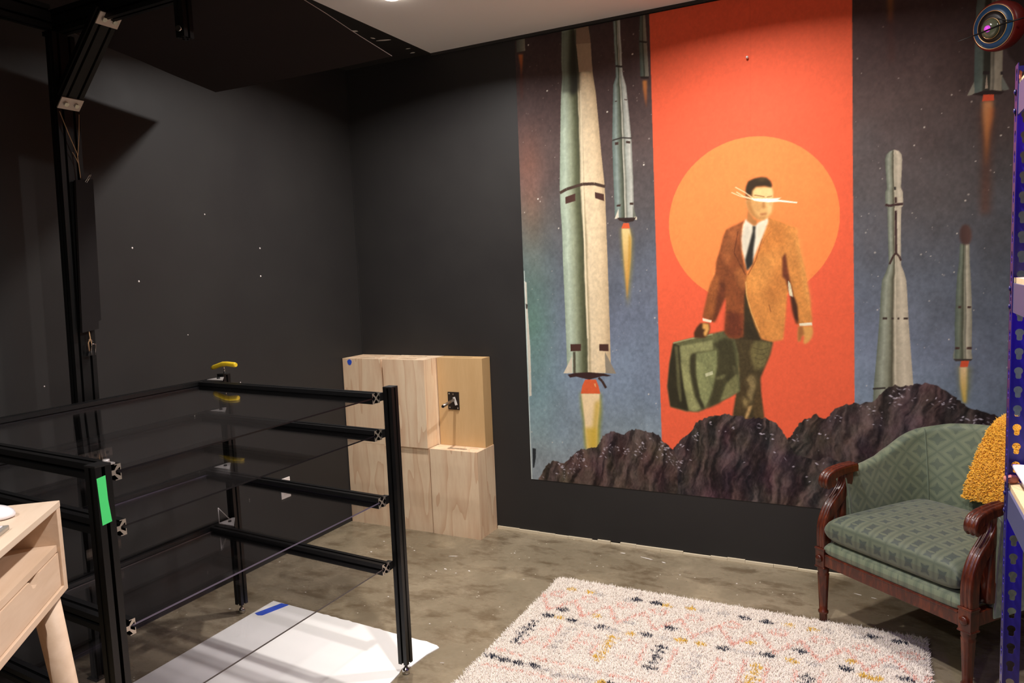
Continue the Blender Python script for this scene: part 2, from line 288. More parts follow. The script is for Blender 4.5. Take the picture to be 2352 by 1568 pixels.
# ---------------------------------------------------------------- outlines of the wall print (mm from its lower left corner)
PRINT=[
('l',[(9,2511),(9,2419)],[(61,2506),(62,2419)],[(0,(80,82,74)),(0.5,(110,108,96)),(1,(140,132,115))],1),
('p',[(19,2406),(47,2402),(43,2349),(31,2270),(28,2342)],(200,110,55),0.9,2,(120,60,40),'y'),
('p',[(20,2299),(44,2295),(35,2162),(24,2163)],(90,50,42),0.6,4,None,'x'),
('p',[(2,1158),(17,1148),(17,1005),(25,775),(22,495),(8,491),(5,775),(4,1025)],(205,200,185),1,0,None,'x'),
('p',[(4,1029),(18,1022),(15,996),(5,1001)],(60,50,45),1,0,None,'x'),
('p',[(15,186),(37,184),(34,130),(21,69),(13,68)],(38,42,46),1,0,None,'x'),
('p',[(3,1215),(7,1215),(6,-2),(-2,-3)],(215,225,220),0.8,0,None,'x'),
('l',[(714,2516),(705,2361),(708,2185)],[(738,2511),(746,2346),(753,2176)],[(0,(70,82,74)),(0.3,(95,104,94)),(0.5,(60,62,52)),(0.6,(120,118,104)),(1,(135,130,115))],1),
('s',[(706,2359),(746,2348)],(45,40,36),8,1),
('p',[(707,2185),(753,2178),(753,2167),(711,2173)],(45,34,30),1,0,None,'x'),
('p',[(719,2163),(742,2159),(741,2099),(737,2024),(728,2067),(721,2118)],(205,130,65),0.95,2,(130,70,45),'y'),
('l',[(568,2518),(572,2409),(571,2377),(576,2265),(577,2202),(562,2165),(554,2005),(548,1869),(549,1713),(552,1547),(552,1475)],[(607,2511),(608,2399),(612,2335),(612,2260),(615,2209),(632,2148),(643,2011),(654,1857),(657,1703),(658,1543),(657,1468)],[(0,(96,112,106)),(0.2,(138,152,146)),(0.38,(96,104,90)),(0.5,(70,74,60)),(0.54,(196,192,176)),(0.62,(120,122,110)),(0.7,(160,165,156)),(0.9,(190,190,180)),(1,(130,130,122))],1),
('s',[(577,2257),(613,2248)],(48,42,38),9,1),
('s',[(550,1881),(601,1889),(654,1880)],(52,46,42),7,1),
('p',[(562,1869),(582,1870),(582,1856),(563,1855)],(64,44,36),1,0,None,'x'),
('p',[(623,1870),(646,1866),(646,1854),(624,1859)],(64,44,36),1,0,None,'x'),
('p',[(563,1544),(586,1546),(585,1535),(564,1534)],(64,44,36),1,0,None,'x'),
('p',[(635,1551),(656,1549),(656,1537),(636,1539)],(64,44,36),1,0,None,'x'),
('p',[(569,2082),(580,2082),(579,2076),(569,2076)],(64,44,36),1,0,None,'x'),
('p',[(620,2084),(634,2080),(634,2075),(619,2079)],(64,44,36),1,0,None,'x'),
('p',[(550,1471),(573,1523),(574,1473)],(214,206,186),1,0,None,'x'),
('p',[(653,1531),(674,1458),(651,1468)],(110,112,100),1,0,None,'x'),
('p',[(657,1475),(673,1474),(673,1458),(658,1461)],(226,214,190),1,0,None,'x'),
('p',[(565,1476),(669,1471),(654,1452),(612,1448),(576,1461)],(50,34,30),1,0,None,'x'),
('p',[(582,1420),(637,1417),(648,1357),(641,1217),(625,1084),(612,996),(604,1103),(589,1254),(583,1369)],(150,135,60),0.6,6,None,'x'),
('p',[(588,1420),(632,1417),(640,1366),(633,1252),(619,1129),(609,1040),(597,1218),(591,1325)],(232,205,140),1,2,(190,130,50),'y'),
('p',[(626,1393),(638,1366),(634,1270),(615,1129),(621,1288)],(185,140,55),0.8,3,None,'x'),
('p',[(598,1446),(629,1444),(633,1416),(586,1419)],(216,92,52),1,0,None,'x'),
('l',[(285,2545),(281,2476),(274,2330),(276,2243),(267,2165),(263,2113),(251,1884),(240,1652),(241,1552),(246,1415),(245,1261),(248,984),(249,797),(249,693),(251,634)],[(427,2527),(441,2423),(444,2320),(450,2243),(465,2129),(474,1998),(486,1815),(499,1656),(502,1551),(503,1400),(505,1250),(507,890),(507,717),(509,641)],[(0,(150,165,145)),(0.12,(178,192,172)),(0.26,(150,158,132)),(0.38,(92,96,70)),(0.46,(74,76,54)),(0.5,(214,200,168)),(0.53,(170,155,122)),(0.58,(225,205,170)),(0.85,(222,198,160)),(1,(190,165,130))],1),
('p',[(280,2563),(431,2535),(442,2423),(444,2320),(450,2247),(375,2258),(357,2153),(273,2164),(273,2330)],(60,62,52),0.55,4,None,'x'),
('p',[(340,2509),(364,2496),(362,2402),(384,2399),(372,2168),(322,2131),(317,2297),(329,2434)],(34,32,24),0.75,6,None,'x'),
('p',[(366,2504),(428,2498),(441,2421),(443,2396),(362,2404)],(140,112,92),0.9,0,None,'x'),
('p',[(362,2404),(444,2395),(446,2320),(449,2250),(373,2258)],(168,142,116),0.95,0,None,'x'),
('s',[(379,2162),(375,1676),(376,1256),(379,830)],(228,212,178),9,1),
('s',[(240,1633),(281,1650),(375,1669),(441,1665),(502,1645)],(70,52,42),16,1),
('p',[(272,1608),(331,1623),(330,1583),(272,1571)],(74,46,38),1,0,None,'x'),
('p',[(443,1621),(494,1606),(495,1569),(444,1589)],(74,46,38),1,0,None,'x'),
('p',[(274,797),(337,799),(335,760),(273,757)],(74,46,38),1,0,None,'x'),
('p',[(444,800),(497,799),(496,761),(443,762)],(74,46,38),1,0,None,'x'),
('p',[(226,632),(283,733),(280,633)],(212,200,178),1,0,None,'x'),
('p',[(288,755),(303,755),(300,634),(285,633)],(84,80,64),1,0,None,'x'),
('p',[(475,758),(537,638),(476,639)],(142,132,116),1,0,None,'x'),
('p',[(251,625),(301,636),(381,642),(468,637),(508,627),(487,621),(458,623),(379,600),(301,615),(265,608)],(56,34,32),1,0,None,'x'),
('s',[(434,613),(455,594),(476,557)],(60,40,34),14,1),
('p',[(323,525),(446,530),(449,427),(434,295),(426,209),(342,203),(337,346),(325,440)],(140,140,50),0.75,8,None,'x'),
('p',[(329,522),(439,526),(435,445),(420,332),(413,210),(353,206),(344,365)],(238,210,165),1,2,None,'x'),
('p',[(410,472),(438,492),(433,427),(418,332),(413,210),(377,207),(391,330)],(192,160,52),0.7,6,None,'x'),
('p',[(346,327),(418,332),(413,210),(353,206)],(205,172,62),0.8,8,None,'x'),
('p',[(355,600),(419,602),(433,567),(442,524),(327,520),(337,565)],(216,94,52),1,0,None,'x'),
('p',[(406,580),(416,580),(419,557),(410,566)],(235,170,110),0.9,0,None,'x'),
('l',[(1869,1691),(1850,1686),(1839,1674),(1833,1653),(1835,1610),(1842,1522)],[(1870,1691),(1887,1684),(1898,1668),(1901,1646),(1900,1604),(1897,1518)],[(0,(100,106,92)),(0.2,(150,154,138)),(0.34,(128,130,112)),(0.46,(84,80,64)),(0.54,(196,186,164)),(0.6,(172,162,142)),(0.8,(200,188,166)),(1,(176,164,144))],1),
('l',[(1842,1522),(1835,1507),(1836,1458),(1837,1443),(1844,1437),(1847,1330),(1852,1180)],[(1897,1521),(1905,1502),(1907,1452),(1906,1438),(1900,1433),(1899,1327),(1901,1178)],[(0,(100,106,92)),(0.2,(150,154,138)),(0.34,(128,130,112)),(0.46,(84,80,64)),(0.54,(196,186,164)),(0.6,(172,162,142)),(0.8,(200,188,166)),(1,(176,164,144))],1),
('l',[(1852,1182),(1839,1140),(1825,1108),(1821,1056),(1816,930),(1804,740),(1795,620),(1790,500)],[(1900,1180),(1915,1138),(1923,1105),(1927,1054),(1934,930),(1948,743),(1957,626),(1963,509)],[(0,(100,106,92)),(0.2,(150,154,138)),(0.34,(128,130,112)),(0.46,(84,80,64)),(0.54,(196,186,164)),(0.6,(172,162,142)),(0.8,(200,188,166)),(1,(176,164,144))],1),
('s',[(1836,1450),(1854,1443),(1872,1447),(1907,1448)],(64,42,40),11,1),
('s',[(1878,1420),(1881,1223)],(62,40,40),9,1),
('s',[(1877,1481),(1878,1454)],(70,50,45),9,1),
('p',[(1870,1527),(1878,1526),(1878,1512),(1870,1513)],(50,44,40),1,0,None,'x'),
('s',[(1855,1180),(1869,1215),(1881,1230),(1894,1213),(1901,1194)],(66,44,40),8,1),
('p',[(1829,937),(1848,937),(1848,927),(1829,927)],(62,48,42),1,0,None,'x'),
('p',[(1865,936),(1875,936),(1875,927),(1865,927)],(62,48,42),1,0,None,'x'),
('p',[(1890,936),(1897,936),(1897,926),(1890,926)],(62,48,42),1,0,None,'x'),
('p',[(1914,936),(1932,936),(1932,926),(1914,926)],(62,48,42),1,0,None,'x'),
('s',[(1791,602),(1844,608)],(52,46,42),8,1),
('l',[(2129,1259),(2127,1178),(2121,1127),(2117,1024),(2115,903),(2118,779),(2114,749)],[(2165,1256),(2167,1176),(2171,1125),(2177,1023),(2181,903),(2181,780),(2185,751)],[(0,(84,94,84)),(0.25,(112,120,104)),(0.45,(74,76,62)),(0.56,(140,138,120)),(0.62,(110,108,96)),(0.7,(180,172,152)),(1,(130,126,110))],1),
('p',[(2149,1343),(2136,1337),(2128,1318),(2127,1292),(2132,1267),(2142,1255),(2161,1254),(2169,1267),(2173,1290),(2170,1315),(2162,1334)],(72,50,46),1,1,(92,66,60),'x'),
('p',[(2127,985),(2138,985),(2138,975),(2127,975)],(66,44,40),1,0,None,'x'),
('p',[(2161,984),(2175,984),(2175,975),(2162,975)],(66,44,40),1,0,None,'x'),
('p',[(2119,803),(2135,803),(2135,793),(2119,792)],(66,44,40),1,0,None,'x'),
('p',[(2163,803),(2182,804),(2182,793),(2163,793)],(66,44,40),1,0,None,'x'),
('p',[(2112,749),(2186,751),(2179,742),(2121,739)],(60,52,46),1,0,None,'x'),
('p',[(2112,772),(2117,798),(2118,749),(2111,749)],(120,124,110),1,0,None,'x'),
('p',[(2131,716),(2179,717),(2175,616),(2166,546),(2150,554),(2138,632)],(130,125,60),0.6,6,None,'x'),
('p',[(2137,715),(2166,716),(2166,642),(2164,550),(2153,558),(2141,633)],(222,190,145),1,2,(190,160,70),'y'),
('p',[(2142,741),(2173,742),(2168,714),(2138,713)],(206,80,48),1,0,None,'x'),
('l',[(2178,2319),(2171,2244),(2169,2079),(2169,1950),(2166,1895)],[(2264,2302),(2266,2226),(2269,2063),(2270,1948),(2269,1891)],[(0,(84,98,94)),(0.28,(96,106,98)),(0.36,(56,54,46)),(0.55,(52,50,42)),(0.6,(140,132,116)),(0.68,(104,98,86)),(0.74,(156,146,128)),(1,(140,130,112))],1),
('p',[(2144,1888),(2169,1944),(2172,1898),(2165,1890)],(136,132,118),1,0,None,'x'),
('p',[(2268,1955),(2296,1894),(2279,1891),(2269,1898)],(110,112,104),1,0,None,'x'),
('p',[(2209,1909),(2214,1969),(2220,1908)],(168,150,132),1,0,None,'x'),
('p',[(2200,1983),(2225,1979),(2225,1965),(2200,1969)],(46,36,36),1,0,None,'x'),
('p',[(2263,1972),(2271,1970),(2271,1957),(2263,1958)],(46,36,36),1,0,None,'x'),
('p',[(2162,1891),(2201,1901),(2235,1900),(2279,1888),(2268,1878),(2202,1880)],(44,30,28),1,0,None,'x'),
('p',[(2194,1831),(2247,1824),(2235,1631),(2237,1381),(2203,1383),(2206,1634)],(96,48,30),0.55,10,None,'x'),
('p',[(2201,1859),(2240,1855),(2237,1786),(2230,1729),(2223,1638),(2219,1580),(2212,1698),(2203,1790)],(206,140,90),0.95,4,(150,84,36),'y'),
('p',[(2230,1832),(2241,1824),(2233,1761),(2227,1723)],(196,100,50),0.7,5,None,'x'),
('p',[(2203,1885),(2241,1881),(2243,1855),(2200,1858)],(214,84,52),1,0,None,'x'),
('p',[(1835,2387),(1859,2382),(1857,2257),(1847,2239),(1840,2260)],(150,98,48),0.9,4,(96,58,40),'y'),
('p',[(1837,2267),(1860,2263),(1865,2076),(1844,2079)],(80,46,40),0.45,8,None,'x'),
('p',[(761,2640),(1693,2488),(1701,1601),(1711,876),(1716,249),(783,171),(772,1240),(761,2496)],(236,98,64),1,0,None,'x'),
('p',[(1647,1417),(1646,1452),(1641,1487),(1634,1521),(1623,1555),(1610,1587),(1593,1618),(1575,1648),(1553,1676),(1529,1702),(1504,1725),(1476,1747),(1446,1766),(1415,1782),(1382,1795),(1349,1806),(1315,1814),(1280,1818),(1245,1820),(1210,1818),(1175,1814),(1140,1806),(1107,1795),(1074,1782),(1043,1766),(1014,1747),(986,1725),(960,1702),(936,1676),(915,1648),(896,1618),(880,1587),(866,1555),(856,1521),(848,1487),(843,1452),(842,1417),(843,1382),(848,1347),(856,1313),(866,1279),(880,1247),(896,1216),(915,1186),(936,1158),(960,1132),(986,1108),(1014,1087),(1043,1068),(1074,1052),(1107,1039),(1140,1028),(1175,1020),(1210,1016),(1245,1014),(1280,1016),(1315,1020),(1349,1028),(1382,1039),(1415,1052),(1446,1068),(1476,1087),(1504,1108),(1529,1132),(1553,1158),(1575,1186),(1593,1216),(1610,1247),(1623,1279),(1634,1313),(1641,1347),(1646,1382)],(248,140,74),1,0,None,'x'),
('s',[(1251,2540),(1253,2219),(1248,1851)],(215,86,56),3,0.5),
('s',[(1536,955),(1641,942),(1716,958)],(226,90,58),4,0.6),
('p',[(1213,1046),(1219,992),(1247,929),(1293,834),(1348,821),(1335,758),(1310,694),(1289,639),(1291,548),(1306,430),(1212,425),(1150,435),(1171,562),(1181,682),(1154,829),(1136,838),(1207,843)],(70,59,36),1,1,None,'x'),
('p',[(1178,562),(1223,656),(1257,620),(1239,500),(1221,430),(1159,436)],(72,58,34),1,3,None,'x'),
('p',[(1259,825),(1346,817),(1331,758),(1303,690),(1266,675),(1248,711),(1241,775)],(118,108,66),0.9,5,None,'x'),
('s',[(1254,789),(1293,778),(1327,789)],(84,76,46),5,0.6),
('s',[(1258,764),(1293,754),(1320,765)],(84,76,46),5,0.6),
('s',[(1261,739),(1293,728),(1313,740)],(84,76,46),5,0.6),
('s',[(1264,716),(1292,706),(1306,717)],(84,76,46),5,0.6),
('s',[(1267,693),(1292,683),(1299,694)],(84,76,46),5,0.6),
('p',[(1218,626),(1236,654),(1258,648),(1270,602),(1257,565),(1243,500),(1222,555),(1235,592)],(150,130,86),0.85,4,None,'x'),
('p',[(1209,628),(1231,606),(1227,582),(1209,600)],(90,76,48),0.9,3,None,'x'),
('p',[(1203,543),(1230,520),(1221,477),(1204,503)],(150,130,84),0.8,4,None,'x'),
('p',[(1210,429),(1228,490),(1250,499),(1239,463),(1221,427)],(206,166,106),0.85,3,None,'x'),
('p',[(1273,621),(1290,548),(1301,434),(1256,432),(1250,501),(1267,566)],(86,68,40),0.9,3,None,'x'),
('p',[(1172,668),(1181,655),(1180,608),(1171,622)],(240,225,190),0.8,2,None,'x'),
('p',[(853,809),(936,832),(1028,853),(1114,874),(1165,832),(1183,756),(1190,567),(1097,510),(977,448),(911,450),(832,471),(818,577),(832,702)],(98,98,64),1,1,None,'x'),
('p',[(853,807),(885,796),(892,675),(909,551),(926,452),(832,471),(818,577),(832,702)],(46,42,26),1,2,None,'x'),
('p',[(858,796),(877,791),(883,675),(893,503),(883,497),(869,579),(864,722)],(120,118,78),0.6,3,None,'x'),
('p',[(888,793),(1055,826),(1057,774),(970,763),(942,742),(939,676),(952,563),(994,469),(958,452),(930,458),(905,580),(894,694)],(146,146,98),1,3,None,'x'),
('p',[(949,761),(972,752),(967,677),(979,583),(1014,474),(995,464),(961,534),(939,657),(938,723)],(50,46,28),0.85,4,None,'x'),
('p',[(972,756),(1076,774),(1079,689),(1057,576),(1044,543),(1014,472),(989,526),(970,648)],(134,138,92),1,3,None,'x'),
('p',[(1023,471),(1052,557),(1079,689),(1084,773),(1059,809),(1119,838),(1154,832),(1169,755),(1179,654),(1116,597),(1088,502)],(62,58,36),0.95,4,None,'x'),
('p',[(1071,633),(1107,652),(1121,645),(1107,628),(1073,622)],(110,108,72),0.8,3,None,'x'),
('p',[(1091,514),(1125,606),(1172,656),(1183,567),(1133,532)],(122,120,78),0.95,3,None,'x'),
('p',[(1015,652),(1053,667),(1056,649),(1018,635)],(196,196,156),1,0,None,'x'),
('p',[(1153,700),(1169,691),(1174,654),(1159,654)],(90,86,58),0.8,3,None,'x'),
('s',[(853,809),(936,830),(1028,850),(1056,856)],(150,148,104),7,1),
('p',[(1201,1172),(1235,1135),(1247,1001),(1272,902),(1302,830),(1189,829),(1191,1046)],(56,46,28),1,1,None,'x'),
('p',[(1225,1423),(1186,1404),(1129,1379),(1115,1346),(1099,1284),(1078,1221),(1073,1167),(1048,1109),(1031,1049),(1007,944),(1030,932),(1066,916),(1095,984),(1123,1048),(1122,957),(1115,865),(1136,838),(1167,834),(1207,843),(1214,1046),(1229,1144),(1214,1198),(1204,1261),(1204,1332),(1209,1402)],(134,72,38),1,1,None,'x'),
('p',[(1186,1402),(1133,1375),(1120,1336),(1106,1265),(1122,1193),(1158,1227),(1168,1316),(1203,1376)],(172,100,54),0.7,10,None,'x'),
('p',[(1210,1189),(1227,1144),(1216,1073),(1183,1101),(1166,1173),(1184,1190)],(176,106,56),0.7,8,None,'x'),
('p',[(1073,1158),(1050,1104),(1021,985),(1013,944),(1057,930),(1076,994),(1072,1049),(1099,1103),(1095,1148)],(172,100,50),0.6,8,None,'x'),
('p',[(1097,1139),(1123,1102),(1123,1048),(1070,920),(1061,925),(1076,1003)],(84,42,26),0.7,5,None,'x'),
('p',[(1124,975),(1208,956),(1205,845),(1154,838),(1117,865)],(92,42,28),0.7,8,None,'x'),
('p',[(1331,1425),(1380,1405),(1415,1388),(1455,1371),(1466,1318),(1478,1248),(1494,1179),(1506,1101),(1521,1014),(1529,914),(1495,906),(1466,899),(1453,928),(1441,998),(1432,1042),(1419,1112),(1414,1042),(1407,937),(1396,830),(1344,819),(1293,834),(1264,902),(1247,956),(1234,1001),(1221,1064),(1220,1122),(1229,1153),(1262,1214),(1288,1292),(1301,1335),(1324,1395)],(212,138,68),1,1,None,'x'),
('p',[(1330,1419),(1415,1386),(1409,1329),(1396,1243),(1371,1288),(1313,1256),(1261,1187),(1296,1309)],(206,126,58),0.6,12,None,'x'),
('p',[(1296,1257),(1363,1219),(1337,1114),(1260,1045),(1227,1117),(1261,1187)],(222,150,76),0.6,14,None,'x'),
('p',[(1371,1201),(1412,1138),(1414,1051),(1345,999),(1312,1053)],(200,122,58),0.5,12,None,'x'),
('p',[(1393,1231),(1408,1252),(1417,1182),(1429,1112),(1445,1042),(1466,906),(1453,910),(1436,972),(1428,1042),(1408,1121),(1392,1139)],(106,52,32),0.95,3,None,'x'),
('p',[(1419,1119),(1430,1103),(1442,1037),(1425,1047),(1420,1077)],(228,214,178),1,0,None,'x'),
('p',[(1432,1042),(1448,1036),(1461,998),(1466,910),(1450,936)],(60,34,24),0.9,2,None,'x'),
('p',[(1462,1361),(1479,1248),(1507,1101),(1524,988),(1502,1040),(1478,1180),(1458,1301)],(236,172,92),0.6,6,None,'x'),
('s',[(1301,1327),(1270,1223),(1232,1151)],(150,84,42),5,0.8),
('s',[(1330,1004),(1339,967)],(120,66,36),4,0.7),
('s',[(1274,1080),(1345,1052),(1408,1077)],(190,118,58),5,0.4),
('s',[(1186,1368),(1167,1263),(1220,1153)],(96,50,28),5,0.7),
('s',[(1275,1244),(1317,1334),(1343,1359)],(190,112,54),6,0.7),
('s',[(1221,1118),(1226,1046),(1247,965),(1285,866)],(240,186,110),5,0.6),
('p',[(1225,1426),(1263,1392),(1324,1428),(1330,1410),(1301,1335),(1275,1271),(1249,1206),(1231,1175),(1219,1216),(1205,1279),(1204,1332),(1213,1402)],(236,226,202),1,1,None,'x'),
('p',[(1212,1393),(1237,1401),(1250,1356),(1228,1260),(1211,1278),(1204,1332)],(205,196,176),0.7,5,None,'x'),
('p',[(1280,1380),(1322,1413),(1305,1353),(1279,1310)],(222,208,176),0.7,4,None,'x'),
('p',[(1256,1392),(1271,1388),(1268,1367),(1268,1337),(1259,1276),(1256,1205),(1227,1171),(1219,1225),(1235,1286),(1249,1338),(1256,1364)],(42,40,36),1,1,None,'x'),
('p',[(1233,1471),(1263,1423),(1278,1415),(1273,1391),(1260,1392),(1229,1417)],(178,120,66),1,1,None,'x'),
('p',[(1252,1564),(1269,1578),(1345,1572),(1352,1549),(1351,1513),(1347,1480),(1343,1453),(1331,1428),(1310,1414),(1282,1418),(1253,1442),(1233,1475),(1223,1514),(1230,1522),(1250,1521)],(222,172,106),1,1,None,'x'),
('p',[(1277,1572),(1345,1569),(1351,1545),(1351,1516),(1264,1525),(1257,1552)],(240,208,142),0.9,3,None,'x'),
('p',[(1223,1514),(1233,1475),(1253,1442),(1282,1418),(1297,1416),(1268,1447),(1253,1487),(1249,1517)],(176,118,62),0.9,4,None,'x'),
('p',[(1303,1505),(1313,1500),(1319,1475),(1307,1469),(1299,1479)],(176,116,64),0.75,3,None,'x'),
('p',[(1290,1448),(1324,1449),(1321,1441),(1294,1439)],(160,92,56),0.85,2,None,'x'),
('p',[(1284,1433),(1322,1433),(1310,1417),(1289,1420)],(190,132,76),0.7,3,None,'x'),
('p',[(1324,1508),(1349,1506),(1344,1455),(1331,1438)],(240,205,140),0.8,4,None,'x'),
('p',[(1227,1537),(1223,1564),(1227,1585),(1237,1608),(1265,1619),(1298,1622),(1323,1617),(1340,1601),(1348,1580),(1345,1568),(1315,1578),(1273,1578),(1256,1562),(1252,1520),(1247,1540),(1233,1541)],(56,42,26),1,1,None,'x'),
('p',[(1273,1619),(1307,1620),(1331,1609),(1298,1601)],(96,76,44),0.6,4,None,'x'),
('p',[(1223,1546),(1233,1543),(1252,1520),(1230,1519),(1221,1528)],(110,70,38),0.9,2,None,'x'),
('s',[(1264,1539),(1298,1531),(1313,1526)],(150,104,60),6,0.75),
('s',[(1323,1525),(1348,1527)],(160,112,64),6,0.7),
('p',[(1257,1520),(1297,1497),(1301,1475),(1285,1459),(1264,1469),(1254,1496)],(206,150,88),0.6,3,None,'x'),
('p',[(1331,1502),(1348,1499),(1343,1480),(1332,1485)],(200,146,90),0.5,2,None,'x'),
('s',[(1156,1561),(1196,1540),(1264,1516)],(252,226,178),4,0.9),
('s',[(1175,1585),(1222,1555),(1260,1523)],(252,226,178),4,0.9),
('s',[(1180,1561),(1213,1538),(1264,1519)],(252,226,178),4,0.9),
('p',[(1251,1524),(1298,1520),(1351,1516),(1390,1516),(1372,1509),(1462,1490),(1460,1485),(1381,1498),(1331,1499),(1289,1506),(1264,1512)],(255,246,224),1,0,None,'x'),
('t',[(1225,1423),(1129,1379),(1078,1221),(1048,1109),(1007,944),(1066,916),(1123,1048),(1115,865),(1136,838),(1207,843),(1229,1144),(1204,1332)],0.16,21),
('t',[(1331,1425),(1415,1388),(1462,1371),(1478,1248),(1506,1101),(1529,914),(1466,899),(1432,1042),(1414,1042),(1396,830),(1293,834),(1234,1001),(1220,1122),(1262,1214),(1301,1335)],0.13,31),
('t',[(1213,1046),(1293,834),(1348,821),(1310,694),(1289,639),(1306,430),(1150,435),(1181,682),(1154,829)],0.2,41),
('t',[(853,809),(1114,874),(1154,832),(1185,567),(977,448),(832,471),(818,577)],0.16,51),
('p',[(1006,939),(1053,927),(1049,915),(1008,924)],(240,226,196),1,0,None,'x'),
('p',[(1469,910),(1526,915),(1528,900),(1471,896)],(240,228,198),1,0,None,'x'),
('p',[(995,913),(1040,913),(1044,888),(1036,856),(1017,837),(964,835),(961,860),(974,888)],(74,46,26),1,1,None,'x'),
('p',[(1007,913),(1037,909),(1040,882),(1025,848),(1014,846),(1010,865),(1020,879),(1005,885)],(226,166,88),1,2,None,'x'),
('p',[(1466,896),(1528,899),(1532,866),(1526,840),(1511,819),(1493,808),(1487,822),(1492,843),(1484,857),(1477,840),(1472,819),(1463,824),(1463,866)],(222,158,84),1,1,None,'x'),
('p',[(1466,896),(1485,896),(1492,857),(1484,854),(1471,822),(1464,826),(1463,866)],(150,92,50),0.8,3,None,'x'),
('r',[(1431,353),(1457,394),(1493,444),(1521,454),(1546,468),(1568,448),(1591,451),(1614,480),(1639,503),(1671,519),(1701,527),(1722,528),(1761,532),(1796,546),(1823,578),(1844,600),(1883,623),(1926,617),(1961,628),(1994,637),(2022,632),(2047,629),(2073,612),(2094,599),(2119,579),(2140,562),(2169,529),(2200,523),(2221,518),(2252,510),(2278,500),(2346,461),(2425,453),(2531,478),(2750,446),(2914,-273),(1179,-586),(1313,215)],3,(70,56,54)),
('r',[(843,240),(865,272),(903,312),(942,348),(958,381),(981,401),(1013,421),(1042,430),(1080,434),(1115,447),(1154,440),(1194,438),(1226,426),(1256,433),(1283,441),(1308,436),(1339,426),(1368,406),(1388,376),(1402,349),(1426,313),(1441,270),(1497,248),(1556,236),(1595,261),(1653,240),(1785,213),(1967,146),(2900,95),(2921,-459),(713,-670),(802,173)],5,(62,50,50)),
('r',[(42,-11),(72,44),(102,91),(135,114),(166,125),(195,112),(211,108),(231,130),(250,147),(278,177),(307,197),(339,204),(368,214),(417,225),(437,266),(458,292),(478,308),(506,317),(539,307),(573,305),(609,329),(641,340),(672,333),(706,323),(734,322),(756,317),(776,297),(795,279),(818,259),(843,233),(863,178),(858,-643),(-94,-815)],7,(74,60,56))]
# ---------------------------------------------------------------- the room
XL, YB, ZC, XCE = -2.995, 3.776, 2.832, -2.361
XR, YF = 1.32, -2.6
def struct(name, mb, mats, **k): return tag(mb.build(name, mats, **k), kind='structure')
b = MB(); b.box(((XL+XR)/2, (YB+YF)/2, -.05), (XR-XL+.4, YB-YF+.4, .1)); struct('floor', b, M['floor'])
b = MB(); b.box((XL-.05, (YB+YF)/2, ZC/2), (.1, YB-YF+.2, ZC)); struct('wall_left', b, M['wall'])
b = MB(); b.box(((XL+XR)/2, YB+.05, ZC/2+.007), (XR-XL+.2, .1, ZC-.014)); struct('wall_back', b, M['wall'])
b = MB(); b.box((XR+.05, (YB+YF)/2, ZC/2), (.1, YB-YF+.2, ZC)); struct('wall_right', b, M['wall'])
b = MB(); b.box(((XL+XR)/2, YF-.05, ZC/2), (XR-XL+.2, .1, ZC)); struct('wall_front', b, M['white_wall'])
b = MB(); b.box(((XCE+XR)/2, (YB+YF)/2, ZC+.05), (XR-XCE, YB-YF, .1), 0); b.box(((XL+XCE)/2, (YB+YF)/2, ZC+.05), (XCE-XL, YB-YF, .1), 1)
ceil = struct('ceiling', b, [M['ceil'], M['dark_ceil']])
rnd = random.Random(4)
for (x, y, s, a) in ((-2.50, 3.20, .03, .5), (-2.47, 3.36, .014, 1.2), (-2.445, 3.42, .022, .4), (-2.42, 3.62, .012, .2), (-2.44, 3.70, .016, .1)):
    q = MB(); pts = [(s*(.7+.6*rnd.random())*math.cos(t)*(1.6 if s > .02 else 1), s*.4*(.6+.6*rnd.random())*math.sin(t)) for t in np.linspace(0, 2*PI, 9, endpoint=False)]
    q.prism(pts, ((x, y, ZC), (math.cos(a), math.sin(a), 0), (math.sin(a), -math.cos(a), 0), (0, 0, -1)), 0, .0015); q.build('paint_chip', M['chip'], ceil)
# white chips and flakes trodden over the floor
FLECKS = [(-2.105, 3.29, 0.0534, 0.0056, 0.37), (-2.558, 3.184, 0.0126, 0.0113, 0.36), (-2.335, 3.289, 0.01, 0.009, 0.36), (-2.586, 3.343, 0.0105, 0.0095, 0.36), (-2.912, 3.736, 0.0088, 0.0079, 0.35), (-1.248, 3.67, 0.0296, 0.0082, -0.02), (-1.132, 3.656, 0.0783, 0.008, -0.23), (-1.007, 3.629, 0.0267, 0.0077, -0.33), (-2.04, 3.139, 0.024, 0.0103, -0.41), (-1.954, 3.107, 0.0091, 0.0082, 0.37), (-1.907, 3.161, 0.0172, 0.01, -0.33), (-2.065, 3.094, 0.0093, 0.0084, 0.37), (-1.559, 2.333, 0.0176, 0.003, 0.39), (-2.119, 2.748, 0.0086, 0.0077, 0.38), (-1.78, 2.593, 0.0079, 0.0071, 0.38), (-1.594, 3.168, 0.0115, 0.0047, 0.15), (-0.609, 3.5, 0.0082, 0.0074, 0.37), (-0.097, 3.59, 0.0416, 0.0044, -0.26), (-0.024, 3.571, 0.0251, 0.0043, -0.14), (-2.951, 2.881, 0.01, 0.0088, 0.37), (-2.756, 2.355, 0.0108, 0.0067, 0.38), (-2.538, 2.634, 0.0089, 0.0071, 0.38), (-1.788, 3.458, 0.0096, 0.0084, 0.36), (-1.305, 3.454, 0.0068, 0.0061, 0.37), (-0.884, 3.501, 0.0086, 0.0071, 0.37)]
b = MB(); rnd = random.Random(9)
for (x, y, L, W, a) in FLECKS:
    n = 7; pts = [(L/2*(1+(.75+.4*rnd.random())*math.cos(t)), W/2*(.7+.6*rnd.random())*math.sin(t)) for t in np.linspace(0, 2*PI, n, endpoint=False)]
    b.prism(pts, ((x, y, 0), (math.cos(a), math.sin(a), 0), (-math.sin(a), math.cos(a), 0), (0, 0, 1)), .0002, .0012)
